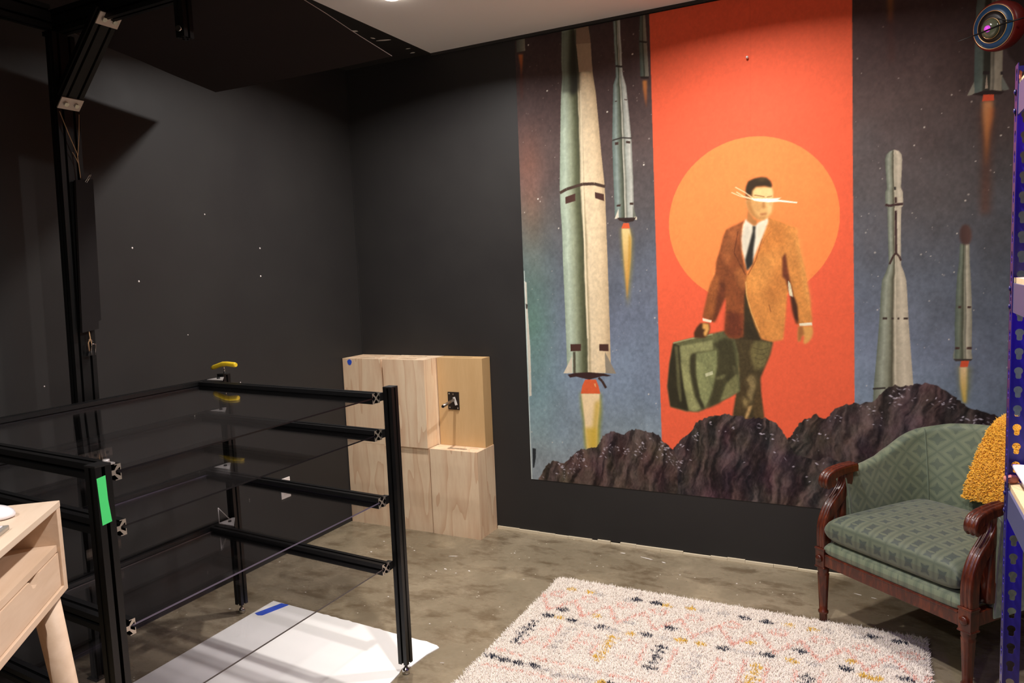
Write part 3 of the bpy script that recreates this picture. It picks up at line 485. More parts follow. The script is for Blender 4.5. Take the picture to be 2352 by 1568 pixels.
fk = b.build('paint_flakes', M['chip']); tag(fk, 'tiny white paint flakes scattered over the stained concrete floor', 'flakes', kind='stuff')
# crumbling plaster edge along the foot of the back wall
b = MB(); rnd = random.Random(2); x = -2.05
while x < XR-.05:
    L = .03+.12*rnd.random(); h = .008+.010*rnd.random()
    if True:
        b.box((x+L/2, YB-.001-.003*rnd.random(), h/2), (L-.001, .014+.004*rnd.random(), h), 0)
    x += L
struct('trim_1', b, [M['cream'], M['wall']])
# dark gap strip where the back wall meets the ceiling
b = MB(); b.box(((XCE+XR)/2, YB-.004, ZC-.008), (XR-XCE, .008, .016)); struct('trim_2', b, M['dark_ceil'])
b = MB(); b.box((XL+.003, YB-.003, ZC/2), (.006, .006, ZC-.03)); struct('dark_corner_strip', b, M['dark_ceil'])  # added dark strip that draws the line of the wall corner
# nail heads and holes filled white on the black walls
hl = thing('nail_marks', 'scattered white filled nail holes dotted over the black left wall', 'nail marks', (XL, 2.5, 1.6))
for (y, z, s) in ((2.194, 1.716, .005), (2.212, 1.566, .005), (2.945, 1.571, .005), (2.954, 1.721, .005), (2.606, 1.885, .004), (2.45, 1.3, .003), (2.75, 1.02, .003), (1.75, 1.16, .003)):
    q = MB(); q.lathe([(s, 0), (s*.7, .0012), (.0005, .0018)], (0, y-2.5, z-1.6), 8, axis=Matrix(((0, 0, 1), (1, 0, 0), (0, 1, 0)))); q.build('filled_hole', M['outlet'], hl)
# ---------------------------------------------------------------- ceiling downlights
for i, (x, y, k, spr) in enumerate(LAMPS):
    ld = bpy.data.lights.new('downlight_beam', 'AREA'); ld.shape = 'DISK'; ld.size = .10; ld.energy = LAMP_POWER*k; ld.color = LAMP_TINT; ld.spread = math.radians(spr)
    lo = bpy.data.objects.new('downlight_beam', ld); COL.objects.link(lo); lo.location = (x, y, ZC-.028)
    if i == 0:
        t = thing('ceiling_downlight', 'lit recessed downlight in the white ceiling beside its black edge', 'ceiling light', (x, y, ZC))
        q = MB(); q.lathe([(.062, 0), (.062, -.002), (.054, -.003), (.047, -.003), (.047, 0)], n=32); q.build('trim_ring', M['lampring'], t)
        q = MB(); q.lathe([(.046, -.001), (.044, -.012), (.034, -.020), (.018, -.024), (.001, -.025)], n=32); q.build('lens', M['glow'], t)
# ---------------------------------------------------------------- printed mural
MU0, MV0, MW, MH, CELL = -1.815, .328, 2.62, 2.484, .0032
def draw_mural():
    nx, ny = int(MW/CELL)+1, int(MH/CELL)+1
    step = CELL*1000
    u = np.arange(nx)*step; v = np.arange(ny)*step
    U, V = np.meshgrid(u, v)
    img = np.zeros((ny, nx, 3))
    rng = np.random.default_rng(11)
    def vnoise(Uq, Vq, su, sv, seed):
        g = np.random.default_rng(seed).random((64, 64)); x = Uq/su; y = Vq/sv
        x0 = np.floor(x).astype(int); y0 = np.floor(y).astype(int); fx = x-x0; fy = y-y0
        fx = fx*fx*(3-2*fx); fy = fy*fy*(3-2*fy)
        a = g[y0 % 64, x0 % 64]; b_ = g[y0 % 64, (x0+1) % 64]; c = g[(y0+1) % 64, x0 % 64]; d = g[(y0+1) % 64, (x0+1) % 64]
        return (a*(1-fx)+b_*fx)*(1-fy)+(c*(1-fx)+d*fx)*fy
    def fbm(Uq, Vq, su, sv, seed, n=4):
        o = 0; amp = 1; tot = 0
        for i in range(n): o = o+amp*vnoise(Uq+i*37, Vq+i*91, su/2**i, sv/2**i, seed+i); tot += amp; amp *= .55
        return o/tot
    def mask(pts, pad=0):
        P = np.array(pts, float); lo = P.min(0)-pad; hi = P.max(0)+pad
        i0, i1 = max(0, int(lo[0]//step)), min(nx, int(hi[0]//step)+2); j0, j1 = max(0, int(lo[1]//step)), min(ny, int(hi[1]//step)+2)
        if i1 <= i0 or j1 <= j0: return None
        K = 3
        xs = ((np.arange((i1-i0)*K)+.5)/K-.5+i0)*step; ys = ((np.arange((j1-j0)*K)+.5)/K-.5+j0)*step
        ins = np.zeros((len(ys), len(xs)), bool)
        for k in range(len(P)):
            (xa, ya), (xb, yb) = P[k-1], P[k]
            if ya == yb: continue
            rows = np.nonzero((ys >= min(ya, yb)) & (ys < max(ya, yb)))[0]
            if len(rows) == 0: continue
            xi = xa+(ys[rows]-ya)*(xb-xa)/(yb-ya)
            ins[rows] ^= xs[None, :] < xi[:, None]
        m = ins.reshape(j1-j0, K, i1-i0, K).mean((1, 3))
        return m, slice(j0, j1), slice(i0, i1)
    def blur(m, r):
        r = int(max(1, round(r*.42)))
        for ax in (0, 1):
            for _ in range(2):
                c = np.cumsum(np.concatenate([np.repeat(np.take(m, [0], ax)*0, r+1, ax), m, np.repeat(np.take(m, [0], ax)*0, r, ax)], ax), ax)
                n = m.shape[ax]; m = (np.take(c, range(2*r+1, 2*r+1+n), ax)-np.take(c, range(0, n), ax))/(2*r+1)
        return m
    def lay(m, js, is_, col):
        img[js, is_] = img[js, is_]*(1-m[..., None])+np.asarray(col)*m[..., None]
    # night sky: brown dusk above, slate blue below, mottled like old print
    sky = [(0, (136, 146, 152)), (250, (128, 143, 154)), (560, (120, 135, 154)), (900, (110, 119, 138)), (1200, (94, 99, 110)), (1500, (88, 83, 84)), (1850, (86, 71, 68)), (2150, (76, 59, 57)), (2484, (61, 45, 45))]
    n1 = fbm(U, V, 520, 640, 3); n2 = fbm(U, V, 90, 120, 8); n3 = fbm(U, V, 14, 17, 21, 3)
    Vw = V+(n1-.5)*620
    base = np.stack([np.interp(Vw, [s[0] for s in sky], [s[1][c] for s in sky]) for c in range(3)], -1)
    dimr = np.clip((U-1950)/500, 0, 1)[..., None]
    base = base*(1-.20*dimr)
    grn = np.exp(-((U-40)/150)**2)*np.clip(1-np.abs(V-900)/800, 0, 1); base += grn[..., None]*np.array([-10, 12, -14])
    wrm = np.exp(-((U-60)/90)**2)*np.clip((V-1100)/500, 0, 1)*np.clip((2100-V)/300, 0, 1); base += wrm[..., None]*np.array([26, 8, 0])
    img[:] = base*(.86+.16*n2[..., None]+.14*n3[..., None])
    for k in range(620):
        su, sv = rng.random()*MW*1000, rng.random()*2300+150; r = .9+rng.random()**3*3.2; a = .25+.65*rng.random()
        j, i = int(sv/step), int(su/step); w = int(r/step)+2
        if j < w or i < w or j >= ny-w or i >= nx-w: continue
        sl = (slice(j-w, j+w+1), slice(i-w, i+w+1)); d = np.hypot(U[sl]-su, V[sl]-sv); m = np.clip((r+1.6-d)/2.2, 0, 1)*a
        lay(m, *sl, (226, 214, 200))
    for su, sv in ((82, 2446), (185, 2187), (107, 1611), (669, 2302), (525, 2031), (716, 1738)):
        j, i = int(sv/step), int(su/step); sl = (slice(max(0, j-3), j+4), slice(max(0, i-3), i+4)); d = np.hypot(U[sl]-su, V[sl]-sv); lay(np.clip((5.5-d)/2.5, 0, 1)*.95, *sl, (236, 228, 214))
    for o in PRINT:
        if o[0] == 'p':
            _, pts, col, a, soft, col2, ax = o
            r = mask(pts, soft*2.2)
            if r is None: continue
            m, js, is_ = r
            if soft: m = blur(m, soft)
            if col2 is not None:
                t = (V[js, is_]-min(p[1] for p in pts))/(max(p[1] for p in pts)-min(p[1] for p in pts)) if ax == 'y' else (U[js, is_]-min(p[0] for p in pts))/(max(p[0] for p in pts)-min(p[0] for p in pts))
                t = np.clip(t if ax == 'x' else 1-t, 0, 1)[..., None]; c = np.array(col)*(1-t)+np.array(col2)*t
            else: c = np.array(col, float)
            lay(m*a, js, is_, c)
        elif o[0] == 'l':
            _, L, R, stops, a = o
            r = mask(L+R[::-1])
            if r is None: continue
            m, js, is_ = r; vv = V[js, is_]; uu = U[js, is_]
            Ls = sorted((p[1], p[0]) for p in L); Rs = sorted((p[1], p[0]) for p in R)
            xl = np.interp(vv, [p[0] for p in Ls], [p[1] for p in Ls]); xr = np.interp(vv, [p[0] for p in Rs], [p[1] for p in Rs])
            t = np.clip((uu-xl)/np.maximum(xr-xl, 1), 0, 1)+(n2[js, is_]-.5)*.05
            c = np.stack([np.interp(t, [s_[0] for s_ in stops], [s_[1][k] for s_ in stops]) for k in range(3)], -1)
            c = c*(.93+.10*n3[js, is_][..., None]+.05*n2[js, is_][..., None])
            lay(m*a, js, is_, c)
        elif o[0] == 't':
            _, pts, amp, seed = o
            m, js, is_ = mask(pts); uu, vv = U[js, is_], V[js, is_]
            tx = 1+amp*(fbm(uu+vv*.4, vv*.7, 34, 60, seed, 5)-.5)*2+amp*.7*(fbm(uu, vv, 9, 11, seed+9, 3)-.5)*2
            img[js, is_] = img[js, is_]*(1-m[..., None])+img[js, is_]*tx[..., None]*m[..., None]
        elif o[0] == 's':
            _, pts, col, wd, a = o
            for p, q in zip(pts[:-1], pts[1:]):
                dx, dy = q[0]-p[0], q[1]-p[1]; L = math.hypot(dx, dy) or 1; nxx, nyy = -dy/L*wd*.5, dx/L*wd*.5
                r = mask([(p[0]+nxx, p[1]+nyy), (q[0]+nxx, q[1]+nyy), (q[0]-nxx, q[1]-nyy), (p[0]-nxx, p[1]-nyy)])
                if r: lay(r[0]*a, r[1], r[2], np.array(col, float))
        else:
            _, pts, seed, col = o
            rj = np.random.default_rng(seed+1); jag = []
            for p, q in zip(pts, pts[1:]+pts[:1]):
                k = max(1, min(40, int(math.hypot(q[0]-p[0], q[1]-p[1])/9))); jag += [(p[0]+(q[0]-p[0])*i_/k+rj.normal()*2.2, p[1]+(q[1]-p[1])*i_/k+rj.normal()*3.2) for i_ in range(k)]
            r = mask(jag)
            m, js, is_ = r; uu, vv = U[js, is_], V[js, is_]
            w1 = uu+(fbm(uu, vv, 120, 120, seed+60)-.5)*90-vv*.30
            st = fbm(w1, vv+uu*.35, 26, 150, seed, 5); big = fbm(uu, vv, 170, 150, seed+30, 4); fine = fbm(uu, vv, 9, 14, seed+40, 3)
            gl = np.clip((st-.42)*3.0, 0, 1); dk = np.clip((.5-st)*3.4, 0, 1)
            tint = np.stack([fbm(uu, vv, 70, 110, seed+70+k, 2)-.5 for k in range(3)], -1)
            c = np.array(col, float)[None, None]*(.55+.6*big[..., None])+gl[..., None]*np.array([40, 33, 31])-dk[..., None]*np.array([30, 27, 24])+(fine[..., None]-.5)*30+tint*np.array([15, 12, 13])
            lay(m, js, is_, np.clip(c, 14, 190))
            ridge = sorted(pts)
            rg = np.random.default_rng(seed)
            for k in range(340):
                su = rg.uniform(pts[0][0], min(max(p[0] for p in pts), MW*1000)); top = np.interp(su, [p[0] for p in ridge if p[1] > 0], [p[1] for p in ridge if p[1] > 0])
                sv = top-8-abs(rg.normal())*75
                clump = vnoise(np.array([su]), np.array([sv]), 60, 50, seed+5)[0]
                if clump < .58: continue
                L, an, wd = 6+rg.random()*18, rg.normal()*.6-.25, 2.2+rg.random()*4.2
                dx, dy = math.cos(an)*L, math.sin(an)*L
                r2 = mask([(su, sv), (su+dx*.5-wd*.4, sv+dy*.5+wd), (su+dx, sv+dy), (su+dx*.5, sv+dy*.5-wd*.6)])
                if r2:
                    j, i = int(sv/step), int(su/step)
                    lay(r2[0]*(.5+.5*rg.random()), r2[1], r2[2], np.array([196, 188, 200.]))
    g4 = fbm(U, V, 7, 9, 77, 2); img[:] = np.clip(img*(.93+.06*n3[..., None]+.05*g4[..., None]+.03*n2[..., None]), 3, 250)
    return img, u, v, nx, ny
def make_mural():
    img, u, v, nx, ny = draw_mural()
    s = img/255.0; lin = np.where(s <= .04045, s/12.92, ((s+.055)/1.055)**2.4)
    X, Z = np.meshgrid(u/1000+MU0, v/1000+MV0)
    co = np.stack([X, np.full_like(X, YB-.0022), Z], -1).reshape(-1, 3)
    idx = np.arange(nx*ny).reshape(ny, nx)
    q = np.stack([idx[:-1, :-1], idx[:-1, 1:], idx[1:, 1:], idx[1:, :-1]], -1).reshape(-1, 4)
    me = bpy.data.meshes.new('wall_mural'); me.vertices.add(nx*ny); me.vertices.foreach_set('co', co.astype(np.float32).ravel())
    me.loops.add(q.size); me.loops.foreach_set('vertex_index', q.astype(np.int32).ravel())
    me.polygons.add(len(q)); me.polygons.foreach_set('loop_start', (np.arange(len(q))*4).astype(np.int32))
    me.update(calc_edges=True)
    at = me.color_attributes.new('print', 'FLOAT_COLOR', 'POINT')
    at.data.foreach_set('color', np.concatenate([lin.reshape(-1, 3), np.ones((nx*ny, 1))], 1).astype(np.float32).ravel())
    m = mat('printed wallpaper', (128, 128, 128), .72, spec=.25); t = NT(m); a = t.n('ShaderNodeVertexColor', layer_name='print'); t.t.links.new(a.outputs[0], t.b.inputs['Base Color'])
    t.bump(t.noise(t.coord(scale=(1, 1, .35)), 140, 3), .05, .001)
    me.materials.append(m)
    o = bpy.data.objects.new('wall_mural', me); COL.objects.link(o)
    tag(o, 'large collage mural of rockets, suited traveller, orange sun and dark rocks', 'mural')
make_mural()
# ---------------------------------------------------------------- slotted aluminium bars
def slot_profile(s, n=1):
    h, w, l, W, d, k = s/2, s*.11, s*.05, s*.29, s*.345, s*.085
    slot = [(-w, h), (-w, h-l), (-W, h-l), (-k, h-d), (k, h-d), (W, h-l), (w, h-l), (w, h)]
    H = h*n; cs = [s*(i-(n-1)/2) for i in range(n)]
    out = [(-H, h)]+[(x+c, y) for c in cs for x, y in slot]
    out += [(H, h)]+[(y+H-h, -x) for x, y in slot]
    out += [(H, -h)]+[(-x+c, -y) for c in cs[::-1] for x, y in slot]
    return out+[(-H, -h)]+[(-y-H+h, x) for x, y in slot]
def bar(b, p0, p1, s, side=(0, 0, 1), n=1, end0=0, end1=0):
    """slotted bar from p0 to p1; side = one face normal; n bars side by side along that normal"""
    p0, p1 = Vector(p0), Vector(p1); Z = (p1-p0).normalized(); X = Vector(side); X = (X-Z*X.dot(Z)).normalized(); Y = Z.cross(X)
    b.prism(slot_profile(s, n), (p0, X, Y, Z), 0, (p1-p0).length, 0, end1, end0)
def corner_plate(b, x, y, z, sx, sy, L=.1, up=0):
    """triangular corner bracket lying on the bars, with a thin upright rib"""
    b.prism([(0, 0), (sx*L, 0), (0, sy*L)], ((x, y, z), (1, 0, 0), (0, 1, 0), (0, 0, 1)), 0, .004)
    for (u0, z0), (u1, z1) in () if up == 0 else (((0, .004), (0, up)), ((0, up), (L*.62, .004))):
        b.cyl((x+.004*sx, y+sy*u0, z+z0), (x+.004*sx, y+sy*u1, z+z1), .0022, n=6)
# ---------------------------------------------------------------- shelf rack of black bars and clear acrylic
RZ = [1.098, .958, .702, .444]; RS = .040
rack = thing('shelf_rack', 'low open rack of black slotted aluminium bars holding clear acrylic shelves', 'shelf rack', (-2.15, 1.65, 0))
def R_(p): return (p[0]+2.15, p[1]-1.65, p[2])
POSTS = [(-1.640, 2.217), (-1.645, 1.064), (-2.663, 2.352), (-2.675, .985)]
for i, (x, y) in enumerate(POSTS):
    b = MB(); bar(b, R_((x, y, .045)), R_((x, y, 1.130)), RS, (1, 0, 0)); p = b.build('post', [M['black'], M['raw']], rack)
    b = MB(); b.box(R_((x, y, 1.132)), (RS, RS, .005)); b.build('end_cap', M['blackplastic'], p)
    b = MB(); b.lathe([(.004, .046), (.004, .034), (.007, .030), (.0075, .026), (.013, .022), (.0155, .014), (.0145, .004), (.011, 0)], R_((x, y, 0)), 20); b.build('levelling_foot', M['chrome'], p)
xb = -2.655
for z, edge in zip(RZ, ('edge', 'edge', 'edge_reflect', 'edge_grey')):
    b = MB(); bar(b, R_((-1.663, 2.158, z)), R_((xb, 2.226, z)), RS, (0, 0, 1), 1, 1, 0); r = b.build('rail', [M['black'], M['raw']], rack)
    b = MB(); b.box(R_((-1.672, 2.189, z)), (.022, .022, .03)); b.build('connector', M['blackplastic'], r)
    b = MB(); bar(b, R_((-1.661, 1.112, z)), R_((xb, 1.178, z)), RS, (0, 0, 1), 1, 1, 0); r = b.build('rail', [M['black'], M['raw']], rack)
    b = MB(); b.box(R_((-1.67, 1.088, z)), (.022, .02, .03)); b.build('connector', M['blackplastic'], r)
    b = MB(); bar(b, R_((-2.675, 1.006, z)), R_((-2.675, 2.331, z)), RS, (0, 0, 1)); b.build('back_rail', [M['black'], M['raw']], rack)
    b = MB(); corner_plate(b, *R_((-2.652, 2.249, z+.021)), 1, 1, .095, .075 if z < .5 else 0); br = b.build('corner_bracket', M['bracket'], rack)
    b = MB(); b.cyl(R_((-2.618, 2.282, z+.025)), R_((-2.618, 2.282, z+.031)), .007, n=8); b.build('bolt', M['dark'], br)
    b = MB(); corner_plate(b, *R_((-2.652, 1.155, z+.021)), 1, -1); b.build('corner_bracket', M['bracket'], rack)
    # clear shelf held in the bars' slots
    q = MB(); t = .005; y0, y1, ya, yb_ = 1.120, 2.150, 1.180, 2.218
    c8 = [R_((-1.668, y0, 0)), R_((-1.668, y1, 0)), R_((-2.652, yb_, 0)), R_((-2.652, ya, 0))]
    lo = [(p[0], p[1], z-t/2) for p in c8]; hi = [(p[0], p[1], z+t/2) for p in c8]
    q.add(lo+hi, [(4, 5, 6, 7), (3, 2, 1, 0)], 0); q.add(lo+hi, [(0, 1, 5, 4), (1, 2, 6, 5), (2, 3, 7, 6), (3, 0, 4, 7)], 1)
    q.build('acrylic_shelf', [M['acrylic'], M[edge]], rack)
b = MB(); b.box(R_((-1.668, 1.100, 1.123)), (.026, .03, .004)); b.cyl(R_((-1.672, 1.104, 1.125)), R_((-1.672, 1.104, 1.133)), .008, n=8); b.build('top_bracket', M['bracket'], rack)
# green tape on the near post, yellow hex key in the far post
b = MB(); b.prism([(-.012, .055), (.010, .058), (.011, .0), (.016, -.055), (-.008, -.058)], ((-1.6245, 1.057, 1.050), (0, 1, 0), (0, 0, 1), (1, 0, 0)), 0, .0008)
tag(b.build('green_tape', M['green_tape']), 'strip of bright green tape down the front of near rack post', 'tape')
hk = thing('hex_key', 'yellow T-handled hex key standing upright in the far rack post', 'hex key', (-2.657, 2.352, 1.1345))
b = MB(); b.cyl((0, 0, 0), (0, 0, .036), .0035, n=10); b.build('shaft', M['chrome'], hk)
b = MB(); b.tube([(-.072, -.004, .024), (-.060, -.003, .028), (-.006, 0, .044), (.02, .0, .045), (.066, .002, .041), (.074, .002, .041)], [.0085, .0105, .0105, .0105, .0115, .009], 12); b.build('handle', M['yellow'], hk)
# ---------------------------------------------------------------- tall gantry of black bars
gan = thing('bar_gantry', 'tall black aluminium bar gantry standing against the left wall', 'gantry', (-2.77, 1.74, 0))
LEAN = .027
def Gp(x, y, z): return (x+2.77, y-1.74, z)
def yz(z, y0=1.741): return y0+LEAN*z
b = MB(); bar(b, Gp(-2.773, yz(.006), .006), Gp(-2.773, yz(2.50), 2.50), .043, (0, 1, 0), 2); post = b.build('post', [M['jet'], M['raw']], gan)
b = MB(); b.box(Gp(-2.773, 1.741, .003), (.06, .11, .006)); b.build('foot_plate', M['blackplastic'], post)
YX = 1.812
b = MB(); bar(b, Gp(-2.85, YX, 2.546), Gp(-1.70, YX, 2.546), .043, (0, 0, 1), 2); b.build('cross_beam', [M['jet'], M['raw']], gan)
b = MB(); bar(b, Gp(-2.773, 1.768, 2.551), Gp(-2.773, .25, 2.551), .043, (0, 0, 1), 2); b.build('side_beam', [M['jet'], M['raw']], gan)
# slanted brace with bare plates at its ends
A, B = Vector((-2.754, 1.799, 2.252)), Vector((-2.507, 1.812, 2.521))
d = (B-A).normalized()
b = MB(); bar(b, Gp(*(A-d*.03)), Gp(*(B+d*.02)), .041, (0, 1, 0), 2); brc = b.build('brace', [M['jet'], M['raw']], gan)
nrm = Vector((d.z, 0, -d.x)).normalized(); Yv = Vector((0, 1, 0))
for c in (A+d*.004, B-d*.002):
    c = c+nrm*.0215; q = MB(); q.prism([(-.042, -.024), (.042, -.024), (.042, .024), (-.042, .024)], (Gp(*c), Yv, d, nrm), 0, .005); pl = q.build('end_plate', M['plate'], gan)
    for s in (-.02, .02):
        q = MB(); p = c+Yv*s+nrm*.005; q.cyl(Gp(*p), Gp(*(p+nrm*.009)), .0085, n=14); q.build('bolt', M['chrome'], pl)
q = MB(); q.prism([(-.072, -.0155), (.072, -.0155), (.072, .0155), (-.072, .0155)], (Gp(-2.7495, 1.771, .893), Yv, (0, 0, 1), (1, 0, 0)), 0, .004); jp = q.build('joining_plate', M['plate'], gan)
for s in (-.035, .0, .05):
    q = MB(); q.cyl(Gp(-2.7455, 1.771+s, .893), Gp(-2.7425, 1.771+s, .893), .006, n=10); q.build('bolt', M['dark'], jp)
b = MB(); bar(b, Gp(-2.108, 1.812, 2.374), Gp(-2.108, 1.812, 2.503), .040, (1, 0, 0)); st = b.build('drop_bracket', [M['jet'], M['jet']], gan)
q = MB(); q.cyl(Gp(-2.098, 1.784, 2.396), Gp(-2.096, 1.776, 2.396), .010, n=10); q.build('bolt', M['chrome'], st)
# black cloth sheet drooping from the beam
b = MB(); ys = [1.8345, 1.86, 1.985, 2.122, 2.29, 2.42, 2.512]; zs = [2.519, 2.511, 2.494, 2.477, 2.4505, 2.434, 2.422]
ys2 = np.linspace(ys[0], ys[-1], 15); zs2 = np.interp(ys2, ys, zs); xs2 = np.linspace(-2.752, -1.757, 12); vs = []
for k in (0, 1):
    for j, (y, z) in enumerate(zip(ys2, zs2)):
        for i, x in enumerate(xs2): vs.append((x+2.25, y-2.2, z-2.45+k*.003-.004*math.sin(PI*i/11)*(j/14)))
n, m_ = 12, 15; o = n*m_
b.add(vs, [(j*n+i, (j+1)*n+i, (j+1)*n+i+1, j*n+i+1) for j in range(m_-1) for i in range(n-1)]+[(o+j*n+i, o+j*n+i+1, o+(j+1)*n+i+1, o+(j+1)*n+i) for j in range(m_-1) for i in range(n-1)], 0, True)
rim = [(j*n+n-1, (j+1)*n+n-1, o+(j+1)*n+n-1, o+j*n+n-1) for j in range(m_-1)]+[((m_-1)*n+i+1, (m_-1)*n+i, o+(m_-1)*n+i, o+(m_-1)*n+i+1) for i in range(n-1)]+[((j+1)*n, j*n, o+j*n, o+(j+1)*n) for j in range(m_-1)]
b.add(vs, rim, 1)  # pale rim: lamp light on the cut edge is put into its colour
sh = b.build('hanging_sheet', [M['fabric'], M['fabric_edge_lit']]); sh.location = (-2.25, 2.2, 2.45)
tag(sh, 'black sheet drooping below the ceiling behind the gantry beam', 'sheet')
# dark felt strip hung on the post with string and clips
hs = thing('hanging_strip', 'long dark felt strip tied with string down the gantry post', 'hanging strip', (-2.735, 1.81, 1.69))
def H(y, z, x=-2.735): return (x+2.735, y-1.81, z-1.69)
b = MB(); b.prism([(1.788-1.81, 1.955-1.69), (1.858-1.81, 1.965-1.69), (1.837-1.81, 1.42-1.69), (1.826-1.81, 1.415-1.69), (1.824-1.81, 1.386-1.69), (1.757-1.81, 1.376-1.69)], ((0, 0, 0), (0, 1, 0), (0, 0, 1), (1, 0, 0)), -.006, .006); b.build('felt', M['strip'], hs)
b = MB(); b.tube([H(1.755, 2.205), H(1.78, 2.13), H(1.808, 2.055), H(1.812, 1.965)], .0016, 6); b.tube([H(1.83, 2.205), H(1.822, 2.13), H(1.810, 2.05)], .0014, 6); b.tube([H(1.79, 2.06), H(1.803, 2.035), H(1.809, 2.02)], .0013, 6); b.build('string', M['string'], hs)
b = MB(); b.tube([H(1.822, 1.950, -2.726), H(1.836, 1.972, -2.722), H(1.843, 1.985, -2.72), H(1.845, 1.978, -2.72), H(1.828, 1.948, -2.726)], .0016, 6); b.build('clip_wire', M['chrome'], hs)
b = MB(); b.tube([H(1.787, 1.38), H(1.789, 1.352), H(1.780, 1.335), H(1.781, 1.302)], .0022, 6); b.tube([H(1.789, 1.352), H(1.793, 1.33), H(1.788, 1.302)], .0018, 6); b.build('string', M['string'], hs)
b = MB(); b.prism([(-.016, 0), (.016, 0), (.011, .016), (-.011, .016)], (H(1.786, 1.286), (0, 1, 0), (0, 0, 1), (1, 0, 0)), -.007, .007); b.build('clip_body', M['blackplastic'], hs)
b = MB(); b.tube([H(1.797, 1.287, -2.726), H(1.799, 1.318, -2.722), H(1.801, 1.328, -2.722), H(1.786, 1.331, -2.722), H(1.783, 1.322, -2.722), H(1.781, 1.289, -2.726)], .0016, 6); b.tube([H(1.801, 1.335, -2.74), H(1.798, 1.345, -2.74), H(1.784, 1.347, -2.74)], .0014, 6); b.build('clip_wire', M['chrome'], hs)
# ---------------------------------------------------------------- white floor panel and tape
b = MB(); pl = [(-2.609, 2.496), (-2.309, 2.481)]
rnd = random.Random(8)
for k in range(1, 26): x = -2.309+k*(.66/26); pl.append((x, 2.481-(x+2.309)*.052+(rnd.random()-.5)*.006))
pl += [(-1.640, 2.440), (-1.622, 2.428), (-1.640, 2.36), (-1.648, 2.26), (-1.672, 2.235), (-1.662, 2.20), (-1.652, 2.1), (-1.69, 1.30), (-2.59, 1.28)]
b.prism([(x+2.12, y-1.9) for x, y in pl[::-1]], ((0, 0, 0), (1, 0, 0), (0, 1, 0), (0, 0, 1)), .0005, .0045)
fp = b.build('floor_panel', M['panel']); fp.location = (-2.12, 1.9, 0); tag(fp, 'thin white panel with a chipped edge lying flat under the rack', 'panel')
b = MB(); b.prism([(-2.552, 2.489), (-2.506, 2.491), (-2.506, 2.484), (-2.544, 2.36), (-2.566, 2.352), (-2.594, 2.362)], ((0, 0, 0), (1, 0, 0), (0, 1, 0), (0, 0, 1)), .0047, .0054)
tag(b.build('blue_tape', M['blue_tape']), 'strip of blue masking tape at the corner of the white floor panel', 'tape')
# ---------------------------------------------------------------- stacked plywood blocks
def block(x0, x1, y0, y1, z0, z1, label, m='ply', slot=True):
    w, d, h = x1-x0, y1-y0, z1-z0
    o = thing('wooden_block', label, 'wooden block', ((x0+x1)/2, (y0+y1)/2, z0), 0, 'plywood blocks stacked in the corner')
    b = MB(); t = .012
    b.box((0, -d/2+t/2, h/2), (w, t, h)); b.box((0, d/2-t/2, h/2), (w, t, h))
    b.box((-w/2+t/2, 0, h/2), (t, d-2*t, h)); b.box((w/2-t/2, 0, h/2), (t, d-2*t, h)); b.box((0, 0, t/2), (w-2*t, d-2*t, t))
    L, r = .052, .013
    hole = [(L*sx+r*math.cos(a), r*math.sin(a)) for sx, a0 in ((1, -PI/2), (-1, PI/2)) for a in [a0+PI*i/8 for i in range(9)]]
    W, D = w/2-t, d/2-t
    b.prism([(-W, -D), (W, -D), (W, D), (-W, D)], ((0, 0, 0), (1, 0, 0), (0, 1, 0), (0, 0, 1)), h-t, h-.0004, holes=[hole])
    b.build('body', M[m], o)
    return o
G = .0012; ya, yb, yc = 3.566, 3.669, 3.772
XA, XB, XC_ = (-2.990, -2.694), (-2.690, -2.384), (-2.376, -2.054)
for (x0, x1), lab in ((XA, 'lower left'), (XB, 'lower middle'), (XC_, 'lower right')):
    where = {'lower left': 'behind the bottom left block', 'lower middle': 'behind the bottom middle block', 'lower right': 'directly under the tan block with pipe'}[lab]
    block(x0, x1, yb+G, yc, 0, .517, 'pale plywood block against wall, '+where)
block(*XA, ya, yb-G, 0, .517, 'front plywood block on the floor at the left end of the stack')
block(*XB, ya+.004, yb-G, 0, .517, 'front plywood block on the floor with bold wavy grain, middle of stack')
block(*XC_, ya, yb-G, 0, .517, 'front plywood block on the floor with handle slot on its open top')
block(XA[0], XA[1]-.004, yb+G, yc, .518, 1.045, 'plywood block on the top row against wall, in the room corner')
block(-2.686, -2.372, yb+G, yc, .518, 1.046, 'plywood block on the top row against wall, second from the corner')
block(XA[0], XA[1]-.006, ya, yb-G, .518, 1.045, 'front plywood block with blue tape spot, top left of the stack')
block(-2.680, -2.384, ya-.008, yb-G, .518, 1.046, 'front plywood block top middle of the stack, without any tape')
tb = block(-2.367, -2.058, yb+.008, yc, .518, 1.046, 'tan birch block with a black plate and steel pipe on its face', 'birch')
# plate and pipe on the tan block
px, py = -2.2125, (yb+.008+yc)/2
fy = yb+.008-py
q = MB(); q.prism([(-.0385, -.053), (.0385, -.053), (.0385, .053), (-.0385, .053)], ((-2.261-px, fy, .790-.518), (1, 0, 0), (0, 0, 1), (0, -1, 0)), 0, .004); mp = q.build('mounting_plate', M['ply_dark'], tb)
for sx, sz in ((-.028, .042), (.0, .040), (-.026, -.040), (.028, -.043)):
    q = MB(); q.lathe([(.0048, 0), (.0042, .0016), (.001, .002)], (-2.261-px+sx, fy-.004, .790-.518+sz), 10, axis=Matrix(((1, 0, 0), (0, 0, -1), (0, 1, 0)))); q.build('screw', M['chrome'], mp)
q = MB(); P0 = Vector((-2.252-px, fy-.004, .801-.518)); P1 = Vector((-2.235-px, fy-.165, .787-.518)); q.cyl(P0, P1, .009, n=16); q.cyl(P1, P1+(P1-P0)*.004, .0072, n=16, mi=1); q.build('pipe', [M['pipe'], M['dark']], tb)
